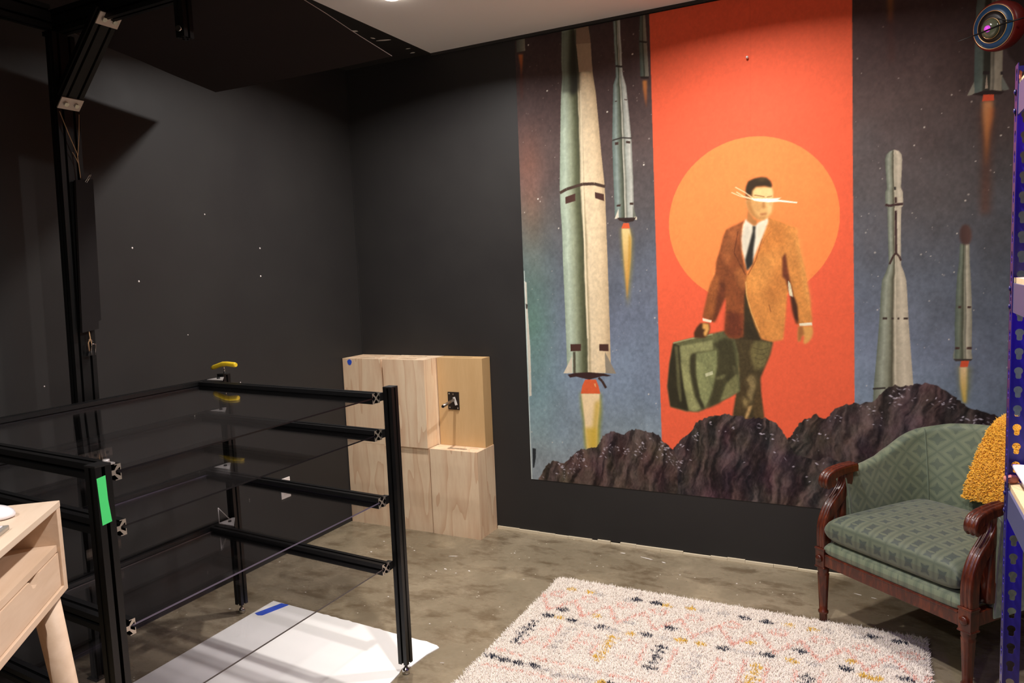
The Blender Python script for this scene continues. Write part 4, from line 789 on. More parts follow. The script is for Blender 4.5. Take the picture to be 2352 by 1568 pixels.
q = MB(); q.box((-2.240-px, fy-.020, .792-.518), (.016, .002, .05), rot=Matrix.Rotation(-.32, 3, 'Y')); q.build('paper_tag', M['sticker'], tb)
q = MB(); q.prism([(.017*math.cos(a)*(1+.1*math.sin(3*a)), .018*math.sin(a)) for a in np.linspace(0, 2*PI, 11, endpoint=False)], ((-2.935, ya-.0004, 1.022), (1, 0, 0), (0, 0, 1), (0, -1, 0)), 0, .0008)
tag(q.build('blue_tape', M['blue_tape']), 'small blue tape spot stuck on the top left plywood block', 'tape')
# ---------------------------------------------------------------- wall outlet
ou = thing('wall_outlet', 'white double power outlet on the black left wall behind the rack', 'outlet', (XL, 3.013, .376))
q = MB(); q.box((.003, 0, 0), (.006, .072, .116)); q.build('cover_plate', M['outlet'], ou, bevel=.002)
for s in (-.02, .02):
    q = MB(); q.box((.0065, 0, s), (.003, .034, .028)); so = q.build('socket', M['outlet'], ou)
    for dy in (-.007, .007): q = MB(); q.box((.0083, dy, s+.002), (.0006, .003, .009)); q.build('slot', M['dark'], so)
# ---------------------------------------------------------------- armchair
CH = thing('armchair', 'green damask tub armchair with carved dark red wooden arms and legs', 'armchair', (-.203, 3.240, 0), math.radians(-39.2))
CW = .635
def sweep(b, path, w, t, lx, ridges=3, mi=0):
    """reeded wooden member: path in (y,z), width w across x, thickness t per point; ridged on its outer face"""
    P = [Vector((0, y, z)) for y, z in path]; N = len(P); K = ridges*6+1; vs = []
    tl = t if isinstance(t, (list, tuple)) else [t]*N
    for i, p in enumerate(P):
        d = (P[min(i+1, N-1)]-P[max(i-1, 0)]).normalized(); nr = Vector((0, d.z, -d.y))  # left-hand normal -> front/top side
        nr = -nr
        for k in range(K):
            f = k/(K-1); ph = f*ridges % 1 if k < K-1 else 1
            rd = .0045*(math.sin(PI*ph)**.5 if 0 < ph < 1 else 0); edge = .004*(1-min(1, min(f, 1-f)*12))
            vs.append(Vector((lx+(f-.5)*w, 0, 0))+p+nr*(tl[i]/2-.0045+rd-edge))
        vs.append(Vector((lx+.5*w, 0, 0))+p-nr*tl[i]/2); vs.append(Vector((lx-.5*w, 0, 0))+p-nr*tl[i]/2)
    R = K+2
    fs = [(i*R+k, i*R+(k+1) % R, (i+1)*R+(k+1) % R, (i+1)*R+k) for i in range(N-1) for k in range(R)]
    k0 = b.add(vs, fs, mi, False)
    for i in range(len(fs)):
        if i % R < K-1: b.sm[-len(fs)+i] = True
    b.f += [tuple(k0+k for k in reversed(range(R))), tuple(k0+(N-1)*R+k for k in range(R))]; b.m += [mi, mi]; b.sm += [False, False]
def smooth_path(pts, n=5):
    P = [np.array(p, float) for p in pts]; P = [2*P[0]-P[1]]+P+[2*P[-1]-P[-2]]; out = []
    for i in range(1, len(P)-2):
        for k in range(n):
            t = k/n; a, b_, c, d = P[i-1:i+3]
            out.append(tuple(.5*((2*b_)+(-a+c)*t+(2*a-5*b_+4*c-d)*t*t+(-a+3*b_-3*c+d)*t**3)))
    out.append(tuple(P[-2])); return out
for lx in (.0, CW):
    s = 1 if lx == 0 else -1; x = lx+s*.004
    b = MB(); sweep(b, smooth_path([(-.004, .330), (-.004, .40), (.004, .45), (.03, .50), (.075, .545), (.105, .58), (.118, .61), (.12, .645)]), .044, [.040]*3+[.042]*50, x); ap = b.build('arm_support', M['mahogany'], CH)
    b = MB(); sweep(b, smooth_path([(.016, .598), (.006, .612), (.008, .630), (.026, .645), (.06, .655), (.10, .660), (.14, .662), (.17, .662)]), .050, [.030]*4+[.034]*8+[.036]*8+[.034]*50, x); b.cyl((x-.024, .026, .616), (x+.024, .026, .616), .020, n=14, smooth=True); b.build('arm_rest', M['mahogany'], CH)
    b = MB(); sweep(b, smooth_path([(.086, .335), (.092, .42), (.104, .52), (.120, .60), (.130, .650)]), .040, .034, x, 1); b.build('arm_frame', M['mahogany'], CH)
    b = MB(); b.box((x, -.004, .293), (.046, .046, .076)); b.box((x, -.004, .333), (.051, .051, .010)); b.box((x, -.004, .254), (.051, .051, .008)); bl = b.build('corner_block', M['mahogany'], CH, bevel=.003)
    b = MB(); b.lathe([(.004, 0), (.014, .002), (.016, .006), (.012, .008), (.009, .010), (.006, .012), (.001, .013)], (x, -.027, .293), 14, axis=Matrix(((1, 0, 0), (0, 0, -1), (0, 1, 0)))); b.build('rosette', M['mahogany'], bl)
    # turned, reeded front leg
    b = MB(); n = 40; prof = [(.0185, 0), (.0190, .05), (.0245, .052), (.0245, .060), (.0195, .063), (.0215, .10), (.0275, .215), (.0285, .222), (.0245, .228), (.0285, .236), (.0285, .25)]; vs = []
    for r, h in prof:
        for i in range(n): rr = .84*r*(1-.05*(1+math.cos(2*PI*i/n*10))*(1 if .064 < h < .22 else 0)); vs.append((x+rr*math.cos(2*PI*i/n), -.004+rr*math.sin(2*PI*i/n), h))
    k = b.add(vs, [(j*n+i, j*n+(i+1) % n, (j+1)*n+(i+1) % n, (j+1)*n+i) for j in range(len(prof)-1) for i in range(n)], 0, True)
    b.f.append(tuple(k+i for i in reversed(range(n)))); b.m.append(0); b.sm.append(False); b.build('leg', M['mahogany'], CH)
    b = MB(); sweep(b, [(.60, 0), (.575, .10), (.56, .19), (.555, .30)], .036, [.03, .034, .04, .044], lx+s*.06, 1); b.build('leg', M['mahogany'], CH)
b = MB(); b.box((CW/2, -.004, .290), (CW-.05, .036, .052)); b.box((CW/2, -.024, .311), (CW-.06, .004, .006)); b.build('front_rail', M['mahogany'], CH, bevel=.002)
for lx in (.004, CW-.004):
    b = MB(); b.box((lx, .28, .290), (.030, .53, .05)); b.build('side_rail', M['mahogany'], CH, bevel=.002)
# padded seat deck under the cushion
def pillow(b, x0, x1, y0, y1, z0, z1, mi=0, n=26, e=5.0, crown=.02):
    uv = []; vs = []; cx, cy = (x0+x1)/2, (y0+y1)/2; hx, hy, zm, hz = (x1-x0)/2, (y1-y0)/2, (z0+z1)/2, (z1-z0)/2
    for sd in (1, -1):
        for j in range(n+1):
            for i in range(n+1):
                a = math.sin((i/n-.5)*PI); c = math.sin((j/n-.5)*PI)
                q = max(0, 1-abs(a)**e)**(1/3.2)*max(0, 1-abs(c)**e)**(1/3.2)
                vs.append((cx+a*hx, cy+c*hy, zm+sd*hz*q+(crown*(1-a*a)*(1-c*c) if sd > 0 else 0)))
                uv.append((a*hx+(0 if sd > 0 else .0), c*hy-(.0 if sd > 0 else 0)))
    m = n+1; o = m*m
    f1 = [(j*m+i, j*m+i+1, (j+1)*m+i+1, (j+1)*m+i) for j in range(n) for i in range(n)]
    f2 = [(o+j*m+i, o+(j+1)*m+i, o+(j+1)*m+i+1, o+j*m+i+1) for j in range(n) for i in range(n)]
    b.add(vs, f1+f2, mi, True); return uv
b = MB(); uv = pillow(b, .022, CW-.022, -.022, .56, .300, .378, e=12.0, crown=.0); b.build('seat_deck', M['fabric_back'], CH, uv=uv)
b = MB(); uv = pillow(b, .030, CW-.030, -.028, .555, .368, .482, e=12.0, crown=.022)
# front face needs its own pattern run: unfold the height into the uv
uv = [(u, v+(z-.43)*.9*(1 if v < -.24 else 0)) for (u, v), (_, _, z) in zip(uv, b.v)]
b.build('seat_cushion', M['fabric_seat'], CH, uv=uv)
# upholstered shell: arms sweeping up into the back
SH_IN = smooth_path([(.038, .105), (.034, .20), (.034, .33), (.045, .44), (.085, .535), (.16, .585), (.24, .598), (CW/2, .602), (CW-.24, .598), (CW-.16, .585), (CW-.085, .535), (CW-.045, .44), (CW-.034, .33), (CW-.034, .20), (CW-.038, .105)], 6)
SL = [0]
for p, q in zip(SH_IN[:-1], SH_IN[1:]): SL.append(SL[-1]+math.hypot(q[0]-p[0], q[1]-p[1]))
def shell_top(f):
    f = min(f, 1-f)
    return float(np.interp(f, [0, .06, .12, .18, .23, .27, .31, .36, .42, .5], [.648, .652, .660, .676, .706, .742, .772, .798, .810, .815]))
def shell_pt(i, w, off=0.0):
    """w 0..1 inner bottom->top, 1..2 over the roll, 2..3 outer top->bottom; off pushes outward from the surface"""
    N = len(SH_IN); p = np.array(SH_IN[i]); q = np.array(SH_IN[min(i+1, N-1)])-np.array(SH_IN[max(i-1, 0)]); q = q/np.linalg.norm(q); out = np.array([-q[1], q[0]])
    f = SL[i]/SL[-1]; zt = shell_top(f); th = .052+.012*math.sin(PI*f)
    back = max(0, min(1, (p[1]-.12)/.4)); flare = .035+.045*back; r = th/2
    def at(z): return out*(flare*max(0, (z-.36)/.45)**1.3)
    if w <= 1: z = .34+(zt-r-.34)*w; bulge = .014*math.sin(PI*w); xy = p-out*(bulge+off)+at(z)
    elif w <= 2:
        a = PI*(w-1); c = p+out*r+at(zt-r); z = zt-r+(r+off)*math.sin(a); xy = c-out*(r+off)*math.cos(a)
    else: z = zt-r+(.275-zt+r)*(w-2); xy = p+out*(th+off)+at(z)*(1 if z > .36 else 1)
    return (xy[0], xy[1], z)
WS = [k/10 for k in range(11)]+[1+k/8 for k in range(1, 9)]+[2+k/6 for k in range(1, 7)]
b = MB(); vs = []; uv = []; N = len(SH_IN); R = len(WS)
for i in range(N):
    for w in WS: p = shell_pt(i, w); vs.append(p); uv.append((SL[i], p[2] if w <= 1.5 else 1.6-p[2]))
fs = [(i*R+k, (i+1)*R+k, (i+1)*R+k+1, i*R+k+1) for i in range(N-1) for k in range(R-1)]
b.add([tuple(v) for v in vs], [f[::-1] for f in fs], 0, True)
b.f += [tuple(range(R)), tuple((N-1)*R+k for k in reversed(range(R)))]; b.m += [0, 0]; b.sm += [False, False]
b.f += [(i*R, i*R+R-1, (i+1)*R+R-1, (i+1)*R) for i in range(N-1)]; b.m += [0]*(N-1); b.sm += [False]*(N-1)
b.build('back', M['fabric_back'], CH, uv=uv)
b = MB(); iseam = min(range(N), key=lambda i: abs(SL[i]/SL[-1]-.315))
b.tube([shell_pt(iseam, w, .001) for w in np.linspace(.05, 1.35, 18)], .0028, 6); b.build('seam_piping', M['fabric_back'], CH)
for i in (0, N-1):
    b = MB(); b.tube([Vector(shell_pt(i, w, .001))+Vector((0, -.001, 0)) for w in np.linspace(.02, 1.6, 20)], .0032, 6); b.build('seam_piping', M['fabric_back'], CH)
# ---------------------------------------------------------------- fuzzy yellow throw over the chair back
TH = thing('fuzzy_throw', 'fluffy mustard yellow throw draped over the armchair back', 'throw', CH.location, CH.rotation_euler.z)
f0, f1 = .487, .685
def throw_pt(a, w, lift=.036):
    """a 0..1 along the back; w 0..1 from the inside hem over the top to the outside hem"""
    skew = .062*(1-min(1, w/.5)); fr = f0+(f1-f0)*a-(skew)*(1-a)
    i = min(range(N), key=lambda k: abs(SL[k]/SL[-1]-fr)); i = min(max(i, 1), N-2)
    g = (fr*SL[-1]-SL[i])/(SL[i+1]-SL[i-1])*2
    ww = .40+w*2.1
    base = [Vector(shell_pt(max(0, min(N-1, i+k)), ww, lift+.008*math.sin(9*a+5*w)+.008*math.sin(14*w))) for k in (-1, 0, 1)]
    return base[1].lerp(base[2] if g > 0 else base[0], min(1, abs(g)))
nu, nw = 26, 34; b = MB()
G2 = [[throw_pt(i/(nu-1), k/(nw-1)) for k in range(nw)] for i in range(nu)]
fl = (G2[13][6]-G2[12][6]).cross(G2[12][7]-G2[12][6]).dot(throw_pt(12/(nu-1), 6/(nw-1), .06)-G2[12][6]) > 0
b.add([G2[i][k] for i in range(nu) for k in range(nw)], [((i*nw+k, (i+1)*nw+k, (i+1)*nw+k+1, i*nw+k+1) if fl else (i*nw+k, i*nw+k+1, (i+1)*nw+k+1, (i+1)*nw+k)) for i in range(nu-1) for k in range(nw-1)], 0, True)
yel = mat('mustard plush', (236, 174, 44), .9, sheen=.3); _t = NT(yel); _t.color(_t.ramp(_t.noise(_t.coord(), 60, 3), [(.3, (230, 164, 36)), (.7, (246, 188, 60))]))
body = b.build('cloth', yel, TH); so = body.modifiers.new('thick', 'SOLIDIFY'); so.thickness = .018; so.offset = -1
def tufts(points, normals, length, width, rng, jitter=.5):
    """one curved three-sided strand per point; returns vertex and face arrays"""
    n = len(points); P = np.asarray(points); Nn = np.asarray(normals)
    d = Nn+rng.normal(size=(n, 3))*jitter; d /= np.linalg.norm(d, axis=1)[:, None]
    L = length*(.6+.8*rng.random(n))[:, None]; side = np.cross(d, rng.normal(size=(n, 3))); side /= np.linalg.norm(side, axis=1)[:, None]; s2 = np.cross(d, side); w = width*(.7+.6*rng.random(n))[:, None]
    bend = rng.normal(size=(n, 3))*.35*L
    a0, a1, a2 = P+side*w, P-side*w*.5+s2*w*.87, P-side*w*.5-s2*w*.87; m = P+d*L*.6
    b0, b1, b2 = m+side*w*.9, m-side*w*.45+s2*w*.78, m-side*w*.45-s2*w*.78; tip = P+d*L+bend*.6
    V = np.stack([a0, a1, a2, b0, b1, b2, tip], 1).reshape(-1, 3)
    base = (np.arange(n)*7)[:, None]
    q = np.concatenate([base+np.array(f) for f in ((0, 1, 4, 3), (1, 2, 5, 4), (2, 0, 3, 5))], 1).reshape(-1, 4)
    t = np.concatenate([base+np.array(f) for f in ((3, 4, 6), (4, 5, 6), (5, 3, 6))], 1).reshape(-1, 3)
    return V, q, t
def fast_mesh(name, V, q, t, m, parent, col=None):
    me = bpy.data.meshes.new(name); me.vertices.add(len(V)); me.vertices.foreach_set('co', V.astype(np.float32).ravel())
    li = np.concatenate([q.ravel(), t.ravel()]).astype(np.int32); me.loops.add(len(li)); me.loops.foreach_set('vertex_index', li)
    st = np.concatenate([np.arange(len(q))*4, len(q)*4+np.arange(len(t))*3]).astype(np.int32); me.polygons.add(len(st)); me.polygons.foreach_set('loop_start', st)
    me.polygons.foreach_set('use_smooth', np.ones(len(st), bool)); me.update(calc_edges=True)
    if col is not None:
        at = me.color_attributes.new('yarn', 'FLOAT_COLOR', 'POINT'); at.data.foreach_set('color', np.concatenate([col, np.ones((len(V), 1))], 1).astype(np.float32).ravel())
    me.materials.append(m); o = bpy.data.objects.new(name, me); COL.objects.link(o); o.parent = parent; tag(o, kind='stuff'); return o
rng = np.random.default_rng(5); pts = []; nms = []
for _ in range(30000):
    a, w = rng.random()*(nu-1.001), rng.random()*(nw-1.001); i, k = int(a), int(w); fa, fw = a-i, w-k
    p = G2[i][k].lerp(G2[i+1][k], fa).lerp(G2[i][k+1].lerp(G2[i+1][k+1], fa), fw)
    nm = (G2[i+1][k]-G2[i][k]).cross(G2[i][k+1]-G2[i][k])
    if nm.length == 0: continue
    nm.normalize(); o_ = throw_pt(a/(nu-1), w/(nw-1), .06)-p
    pts.append(p); nms.append(nm if nm.dot(o_) > 0 else -nm)
nms = np.array(nms)
TV, TQ, TT = tufts([np.array(p) for p in pts], nms, .011, .0034, rng, .30)
fast_mesh('pile', TV, TQ, TT, yel, TH)
# ---------------------------------------------------------------- shag rug with woven marks
RX0, RY1, RW, RL = -1.413, 3.222, 1.592, 2.30
NAVY, YEL, PINK, GREY, BASE = (30, 32, 50), (216, 172, 60), (226, 168, 152), (186, 180, 176), (234, 223, 211)
def rug_marks():
    mk = []  # (colour, shape, data, hardness)
    navy = [(.428, .101), (.519, .101), (.151, .319), (.108, .394), (.225, .397), (.367, .407), (.559, .398), (.637, .304), (.04, .795), (.095, .8), (.16, .799), (.224, .792), (.870, .388), (1.037, .374), (1.147, .295), (1.312, .364), (1.51, .36), (.905, .101), (.996, .101), (1.40, .072), (1.498, .078), (.53, .80), (.585, .80), (.65, .80), (.71, .80), (1.02, .80), (1.08, .80), (1.14, .80), (1.2, .80)]
    for u, v in navy: mk.append((NAVY, 'dot', (u, v, .032, .019), .95))
    for u, v in [(.107, .109), (.201, .104), (.167, .395), (.31, .318), (.571, .107), (.674, .096), (.494, .414), (.702, .388), (.774, .388), (.506, .803), (1.085, .094), (1.18, .094), (.96, .303), (1.125, .383), (1.326, .301), (1.377, .39), (1.408, .396), (.98, .8)]: mk.append((YEL, 'dot', (u, v, .028, .017), .85))
    for u, v in [(.252, .115), (.39, .116), (.289, .409), (.421, .413), (.467, .326), (.636, .4), (.733, .096), (.787, .299), (.277, .804), (.332, .814), (.4, .803), (.454, .804), (.918, .386), (.977, .387), (1.202, .375), (1.233, .087), (1.352, .094), (1.465, .289), (.815, .092)]: mk.append((GREY, 'dot', (u, v, .034, .018), .6))
    for k, c in ((.077, NAVY), (.640, NAVY), (1.188, NAVY), (.437, YEL), (1.006, YEL), (.245, GREY), (.787, GREY), (1.36, GREY)): mk.append((c, 'col', (k, .455, .665), .88 if c != GREY else .55))
    z = [(-.05, .22)]+[(.009+.0808*i, .212 if i % 2 == 0 else .345) for i in range(0, 20)]
    for p, q in zip(z[:-1], z[1:]): mk.append((PINK, 'seg', (*p, *q, .009), .55))
    for u in (.066, .227, .395, .549, .705, .866, 1.052, 1.216, 1.379, 1.53): mk.append((PINK, 'ring', (u, .178, .032, .024, .009), .5))
    for p in [(.2, .455, .205, .664), (.303, .47, .305, .657), (.394, .529, .398, .631), (.58, .464, .585, .631), (.025, .738, .148, .743), (.04, .86, .197, .846), (.2, .74, .325, .741), (.228, .841, .328, .857), (.138, .594, .106, .657), (.865, .48, .866, .66), (.962, .442, .959, .66), (1.046, .447, 1.041, .66), (1.146, .445, 1.151, .66), (1.234, .424, 1.221, .66), (.861, .468, .904, .49), (.33, .49, .37, .49), (.33, .56, .37, .555), (.12, .52, .17, .515), (.12, .62, .17, .63), (.70, .46, .70, .66), (1.3, .46, 1.3, .66), (1.45, .46, 1.45, .66), (1.53, .45, 1.53, .66), (.50, .47, .54, .47), (.50, .6, .54, .6), (1.08, .56, 1.12, .56), (.37, .74, .47, .74), (.52, .74, .66, .74), (.72, .74, .9, .74), (.36, .85, .55, .85), (.6, .85, .8, .85), (.95, .74, 1.2, .74), (1.25, .74, 1.5, .74), (1.588, .306, 1.57, .35)]: mk.append((PINK, 'seg', (*p, .008), .5))
    return mk
def make_rug():
    rug = thing('shag_rug', 'cream shag rug with pink zigzags and navy and mustard woven dashes', 'rug', (RX0, RY1, 0))
    b = MB(); b.box((RW/2, -RL/2, .006), (RW-.02, RL-.02, .011)); b.build('backing', mat('rug backing', (200, 184, 170), .95), rug)
    rng = np.random.default_rng(3)
    near = 150000; far = 20000
    u = np.concatenate([rng.random(near)*RW, rng.random(far)*RW]); v = np.concatenate([rng.random(near)*1.12, 1.12+rng.random(far)*(RL-1.12)])
    n = len(u); col = np.tile(np.array(BASE, float), (n, 1))
    wu, wv = u+rng.normal(size=n)*.003, v+rng.normal(size=n)*.003
    for c, kind, d, p in rug_marks():
        for rep in (0, .95):
            vv = wv-rep
            if kind == 'dot': m = (np.abs(wu-d[0])/d[2])**1.4+(np.abs(vv-d[1])/d[3])**1.4 < 1; m &= (np.sin((wu-d[0])*260+d[0]*50)*np.sin(vv*330+d[1]*70) > -.62)
            elif kind == 'col': m = (np.abs(wu-d[0]) < .017+.014*np.sin(vv*150+d[0]*30)) & (vv > d[1]) & (vv < d[2]) & (np.sin(vv*190+np.sin(wu*220)*1.4) > -.55)
            elif kind == 'seg':
                x0, y0, x1, y1, w = d; L2 = (x1-x0)**2+(y1-y0)**2; t = np.clip(((wu-x0)*(x1-x0)+(vv-y0)*(y1-y0))/L2, 0, 1); m = np.hypot(wu-x0-t*(x1-x0), vv-y0-t*(y1-y0)) < w
            else: r = np.hypot((wu-d[0])/d[2], (vv-d[1])/d[3]); m = np.abs(r-1) < d[4]/d[3]*.8
            m &= rng.random(n) < p
            col[m] = c
    col *= (.93+.12*rng.random(n))[:, None]
    edge = np.minimum(np.minimum(u, RW-u), np.minimum(v, RL-v))
    P = np.stack([u, -v, np.full(n, .009)], 1); nm = np.stack([np.where(u < .012, -1., np.where(u > RW-.012, 1., 0)), np.where(v < .012, 1., np.where(v > RL-.012, -1., 0)), np.full(n, 1.2)], 1)
    V, q, t = tufts(P, nm, .0135, .0021, rng, .34)
    s = np.clip(col, 0, 255)/255; lin = np.where(s <= .04045, s/12.92, ((s+.055)/1.055)**2.4); lin = np.repeat(lin, 7, 0)
    m = mat('wool pile', (230, 214, 200), .95, sheen=.2, spec=.1); k = NT(m); a = k.n('ShaderNodeVertexColor', layer_name='yarn'); k.t.links.new(a.outputs[0], k.b.inputs['Base Color'])
    fast_mesh('pile', V, q, t, m, rug, lin)
make_rug()
# ---------------------------------------------------------------- tall blue boltless shelving on the right
SX, SY, SW, SD, SHT = .233, 1.759, .86, .45, 1.905
su = thing('shelving_unit', 'tall blue metal shelving unit with keyhole posts at the right', 'shelving unit', (SX, SY, 0))
PIT, FL = .0388, .0345
def keyhole(cx, cz):
    r, w, h = .0076, .0048, .0135
    pts = [(cx+r*math.cos(a), cz+r*math.sin(a)) for a in np.linspace(-PI/2+.68, 1.5*PI-.68, 13)]
    return pts+[(cx-w, cz-h), (cx-w*.6, cz-h-.0025), (cx+w*.6, cz-h-.0025), (cx+w, cz-h)]
def flange(b, fr, z0, z1, full=True):
    n = int(round((z1-z0)/PIT))
    for k in range(n):
        a, c = z0+k*(z1-z0)/n, z0+(k+1)*(z1-z0)/n
        h = [keyhole(FL*.54, (a+c)/2+.004)] if full else []
        b.prism([(0, a), (FL, a), (FL, c), (0, c)], fr, 0, .0016, holes=h)
b = MB(); flange(b, ((0, 0, 0), (1, 0, 0), (0, 0, 1), (0, -1, 0)), .004, SHT); flange(b, ((0, 0, 0), (0, -1, 0), (0, 0, 1), (1, 0, 0)), .004, SHT); po = b.build('post', M['blue'], su)
b = MB(); b.box((.017, -.017, .002), (.038, .038, .004)); b.build('foot', M['blackplastic'], po)
for (x, y, sx, sy) in ((0, -SD, 1, 1), (SW, 0, -1, -1), (SW, -SD, -1, 1)):
    b = MB(); b.box((x+sx*FL/2, y, SHT/2), (FL, .0016, SHT)); b.box((x, y+sy*FL/2, SHT/2), (.0016, FL, SHT)); b.build('post', M['blue'], su)
SZ = [.42, 1.075, 1.492, 1.872]
for i, z in enumerate(SZ):
    for x, sx in ((.0015, 1), (SW-.0015, -1)):
        b = MB(); b.prism([(0, 0), (.003, 0), (.003, .054), (.026, .054), (.026, .057), (0, .057)], ((x, -.003, z-.064), (sx, 0, 0), (0, 0, 1), (0, -1, 0)), 0, SD-.006); b.build('side_beam', M['beam'], su)
    for y in (-.0035, -SD+.0035):
        b = MB(); b.box((SW/2, y, z-.036), (SW-.08, .003, .058)); b.build('long_beam', M['beam'], su)
    b = MB(); b.box((SW/2, -SD/2, z-.0015), (SW-.012, SD-.012, .011)); b.build('shelf_board', M['board'], su)
    for dz in (-.018, -.054):
        b = MB(); b.lathe([(.0055, 0), (.005, .002), (.001, .003)], (-.0002, -.012, z+dz), 10, axis=Matrix(((0, 0, -1), (-1, 0, 0), (0, 1, 0)))); b.build('rivet', M['blue'], su)
for i, z in ((3, SZ[3]), (2, SZ[2]), (1, SZ[1])):
    b = MB(); b.box((.10, -SD/2+.02, z-.0095), (.012, SD-.08, .005)); t = b.build('light_strip', M['led'], su)
    ld = bpy.data.lights.new('strip_light', 'AREA'); ld.shape = 'RECTANGLE'; ld.size = .012; ld.size_y = SD-.08; ld.energy = LED_POWER; ld.color = (.22, .05, 1.0)
    lo = bpy.data.objects.new('strip_light', ld); COL.objects.link(lo); lo.location = (SX+.10, SY-SD/2+.02, z-.0135)
# things on the shelves
wb = thing('storage_box', 'white lidded storage box lying on the lower visible shelf', 'box', (SX+.165, SY-.165, SZ[1]+.0045))
b = MB(); b.box((.002, 0, .017), (.284, .27, .034)); b.build('tray', M['box_white'], wb, bevel=.003)
b = MB(); b.box((0, 0, .0375), (.312, .29, .007)); b.build('lid', M['box_white'], wb, bevel=.002)
b = MB(); b.lathe([(.010, 0), (.013, .004), (.013, .010), (.009, .014), (.002, .015)], (SX+.010, SY-.010, SZ[1]+.0045), 14)
tag(b.build('bottle_cap', M['pink']), 'small salmon pink cap on shelf edge by the white box', 'cap')
rg_ = MB(); rg_.tube([(.030*math.cos(a), 0, .036+.030*math.sin(a)) for a in np.linspace(0, 2*PI, 24, endpoint=False)], .006, 8, closed=True)
o = rg_.build('plastic_ring', M['greyp']); o.location = (SX+.045, SY-.06, SZ[3]+.0045); tag(o, 'grey plastic ring standing on the top shelf of the blue unit', 'ring')
pg = MB(); pg.lathe([(.007, 0), (.009, .006), (.007, .020), (.0085, .026), (.004, .032), (.001, .033)], (0, 0, 0), 12); o = pg.build('peg', M['pink']); o.scale = (.6, .6, .6); o.location = (SX+.006, SY-.005, SZ[3]+.0045); tag(o, 'tiny salmon peg on the corner of the top shelf', 'peg')
# ---------------------------------------------------------------- lacquered eye ornament on the mural wall
cam = Vector((0, 0, EYE)); oc = Vector((.405, 3.60, 2.443)); vd = (cam-oc).normalized()
lf = Vector((-math.cos(YAW), -math.sin(YAW), 0)); upv = Vector((0, 0, 1))
nn = (Vector((-.62, -.66, -.13))).normalized(); xx = nn.orthogonal().normalized(); yy = nn.cross(xx); AX = Matrix((xx, yy, nn)).transposed()
eo = thing('eye_ornament', 'round red and blue lacquered eye ornament with magenta pupil on mural wall', 'ornament', oc); eo.scale = (.94, .94, .94)
def L(prof, mt, name, par=None, n=48, off=(0, 0, 0)):
    q = MB(); q.lathe(prof, AX @ Vector(off), n, axis=AX); return q.build(name, M[mt], par or eo)
L([(.004, -.125), (.045, -.115), (.078, -.09), (.097, -.055), (.102, -.02), (.100, .0), (.095, .008), (.09, .010)], 'red', 'shell')
di = L([(.0885, .006), (.0885, .012), (.064, .018)], 'navy', 'disc'); q = MB()
for r, z, w in ((.0885, .0115, .0016), (.064, .0185, .0018)):
    q = MB(); q.tube([AX @ Vector((r*math.cos(a), r*math.sin(a), z)) for a in np.linspace(0, 2*PI, 64, endpoint=False)], w, 8, closed=True); q.build('gold_rim', M['gold'], di)
L([(.063, .012), (.062, .020), (.045, .024), (.02, .025)], 'eyeblack', 'socket')
ey = L([(.040, .022), (.0385, .032), (.031, .040), (.018, .044), (.002, .045)], 'lens', 'iris', None, 48, (.004, .004, 0))
L([(.014, .040), (.013, .0475), (.007, .051), (.001, .052)], 'pupil', 'pupil', ey, 24, (.004, .004, 0))
q = MB(); q.tube([AX @ Vector((.041*math.cos(a)+.004, .041*math.sin(a)+.004, .026)) for a in np.linspace(0, 2*PI, 48, endpoint=False)], .0013, 6, closed=True); q.build('gold_rim', M['gold'], ey)
q = MB(); q.cyl(AX @ Vector((0, 0, -.10)), (.02, YB-.0025-oc.y, .03), .012, n=12); q.build('wall_stem', M['eyeblack'], eo)
q = MB(); q.tube([Vector((.262, 3.49, 2.378))-oc, Vector((.34, 3.50, 2.400))-oc, Vector((.42, 3.50, 2.424))-oc, Vector((.52, 3.50, 2.44))-oc], [.0012, .0034, .0036, .0022], 8); q.cyl(Vector((.455, 3.5015, 2.431))-oc, AX @ Vector((.0, -.06, .012)), .002, n=6); q.build('needle', M['eyeblack'], eo)
pn = thing('push_pin', 'small white push pin stuck high in the red panel of the mural', 'pin', (-.576, YB-.0022, 2.519))
TOW = Matrix(((1, 0, 0), (0, 0, -1), (0, 1, 0)))
q = MB(); q.lathe([(.0012, 0), (.0012, .008), (.006, .009), (.0065, .012), (.004, .016), (.0055, .022), (.003, .024), (.0005, .0245)], (0, 0, 0), 14, axis=TOW); q.build('pin_head', M['outlet'], pn)
# ---------------------------------------------------------------- desk at the left
DZ = 1.088
dk = thing('writing_desk', 'pale wooden desk with open cubby, drawer and round tapered legs', 'desk', (-1.602, .944, 0), math.radians(-49))
DL, DD, DHH = 1.02, .56, .200   # local x along the front edge, local -y is into the desk
zt, t = DZ, .0145
b = MB(); b.box((DL/2, -DD/2, zt-t/2), (DL, DD, t)); b.build('top', M['desk_top'], dk, bevel=.0015)
zb = zt-DHH
for x in (.0105, DL-.0105):
    b = MB(); b.box((x, -DD/2, (zt-t+zb)/2), (.021, DD-.002, zt-t-zb)); b.build('side_panel', M['desk'], dk, bevel=.001)
b = MB(); b.box((DL/2, -DD+.008, (zt-t+zb)/2), (DL-.042, .016, zt-t-zb)); bk = b.build('back_panel', M['desk'], dk)
b = MB(); b.box((DL/2, -DD/2+.005, zt-.100), (DL-.043, DD-.026, .0145)); b.build('shelf', M['desk'], dk)
b = MB(); b.box((DL/2, -DD/2, zb+.0075), (DL-.042, DD-.002, .015)); b.build('bottom_panel', M['desk'], dk, bevel=.001)
b = MB(); b.box((DL/2, -DD/2-.05, zt-.055), (.016, DD-.14, .07)); b.build('divider', M['desk'], dk)
q = MB(); q.cyl((.085, -DD+.0155, zt-.047), (.085, -DD+.0172, zt-.047), .016, n=24); q.build('cable_hole', M['dark'], bk)
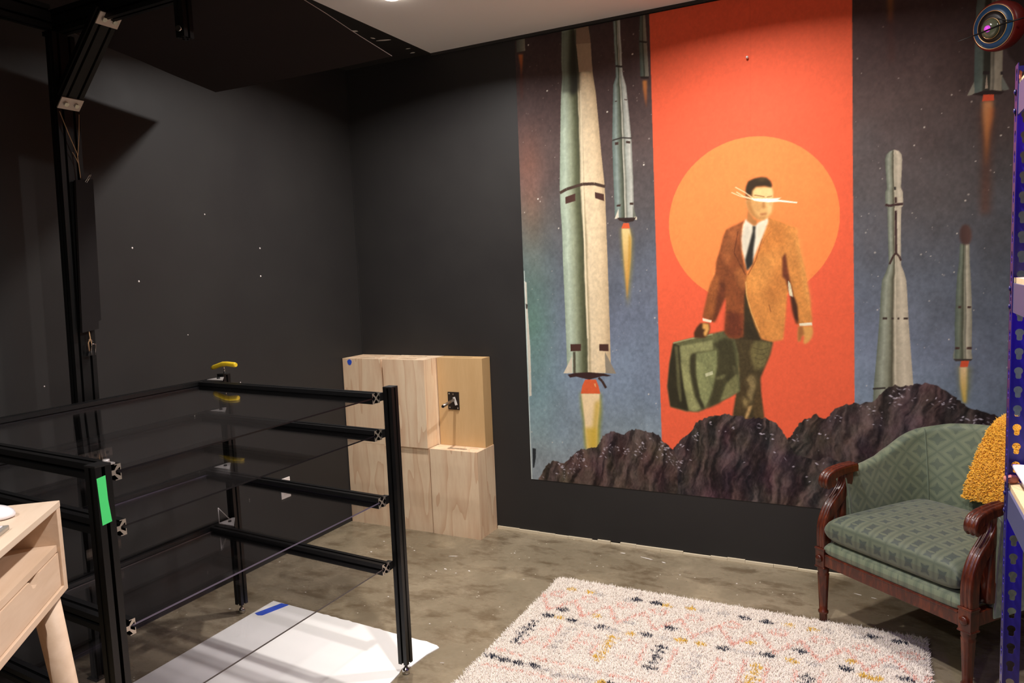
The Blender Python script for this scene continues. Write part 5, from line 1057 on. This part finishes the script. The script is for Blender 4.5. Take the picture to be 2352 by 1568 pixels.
dw = MB(); za, zc = zb+.017, zt-.110
x0, x1 = .024, DL-.024
notch = [(.184, zc), (.170, zc-.018), (.160, zc-.021), (.150, zc-.018), (.134, zc)]
dw.prism([(x0, za), (x1, za), (x1, zc)]+notch+[(x0, zc)], ((0, -.006, 0), (1, 0, 0), (0, 0, 1), (0, -1, 0)), 0, .016); df = dw.build('drawer_front', M['desk'], dk)
q = MB(); q.box((DL/2, -.09, za+.004), (DL-.06, .13, .006)); q.build('drawer_tray', M['desk'], df)
for (x, y, sx, sy) in ((.036, -.036, -1, 1), (DL-.036, -.036, 1, 1), (.036, -DD+.036, -1, -1), (DL-.036, -DD+.036, 1, -1)):
    b = MB(); b.cyl((x, y, zb+.0), (x+sx*.11, y+sy*.05, .002), .0275, .017, 24); b.build('leg', M['desk'], dk)
ms = MB(); n = 28
vs = []
for j, (k, h) in enumerate(((.90, 0), (1, .003), (.99, .008), (.92, .014), (.76, .019), (.5, .0225), (.22, .0245), (.02, .025))):
    for i in range(n):
        a = 2*PI*i/n; c, s_ = math.cos(a), math.sin(a); vs.append((.057*k*math.copysign(abs(c)**.8, c), .030*k*math.copysign(abs(s_)**.8, s_), h))
ms.add(vs, [(j*n+i, j*n+(i+1) % n, (j+1)*n+(i+1) % n, (j+1)*n+i) for j in range(7) for i in range(n)], 0, True); ms.f.append(tuple(reversed(range(n)))); ms.m.append(0); ms.sm.append(False)
D2 = lambda x, y: (-1.602+x*.656+y*.755, .944-x*.755+y*.656)
mo = ms.build('computer_mouse', M['mouse']); mo.location = (*D2(.079, -.104), DZ+.0003); mo.rotation_euler = (0, 0, math.radians(-49+58)); tag(mo, 'white computer mouse on the pale desk top', 'mouse')
kb = thing('keyboard', 'thin silver keyboard with white keys at the left end of desk top', 'keyboard', (*D2(.33, -.088), DZ+.0003), math.radians(-49))
b = MB(); b.box((0, 0, .0045), (.30, .115, .009)); b.build('case', M['grey'], kb, bevel=.002)
kp = None
for r in range(5):
    for c in range(14):
        if kp is None:
            b = MB(); b.box((0, 0, .001), (.0168, .0168, .002)); kp = b.build('key', M['mouse'], kb, bevel=.0006); k0 = kp
        else: k0 = kp.copy(); COL.objects.link(k0)
        k0.location = (-.13+c*.02, -.042+r*.021, .0095)
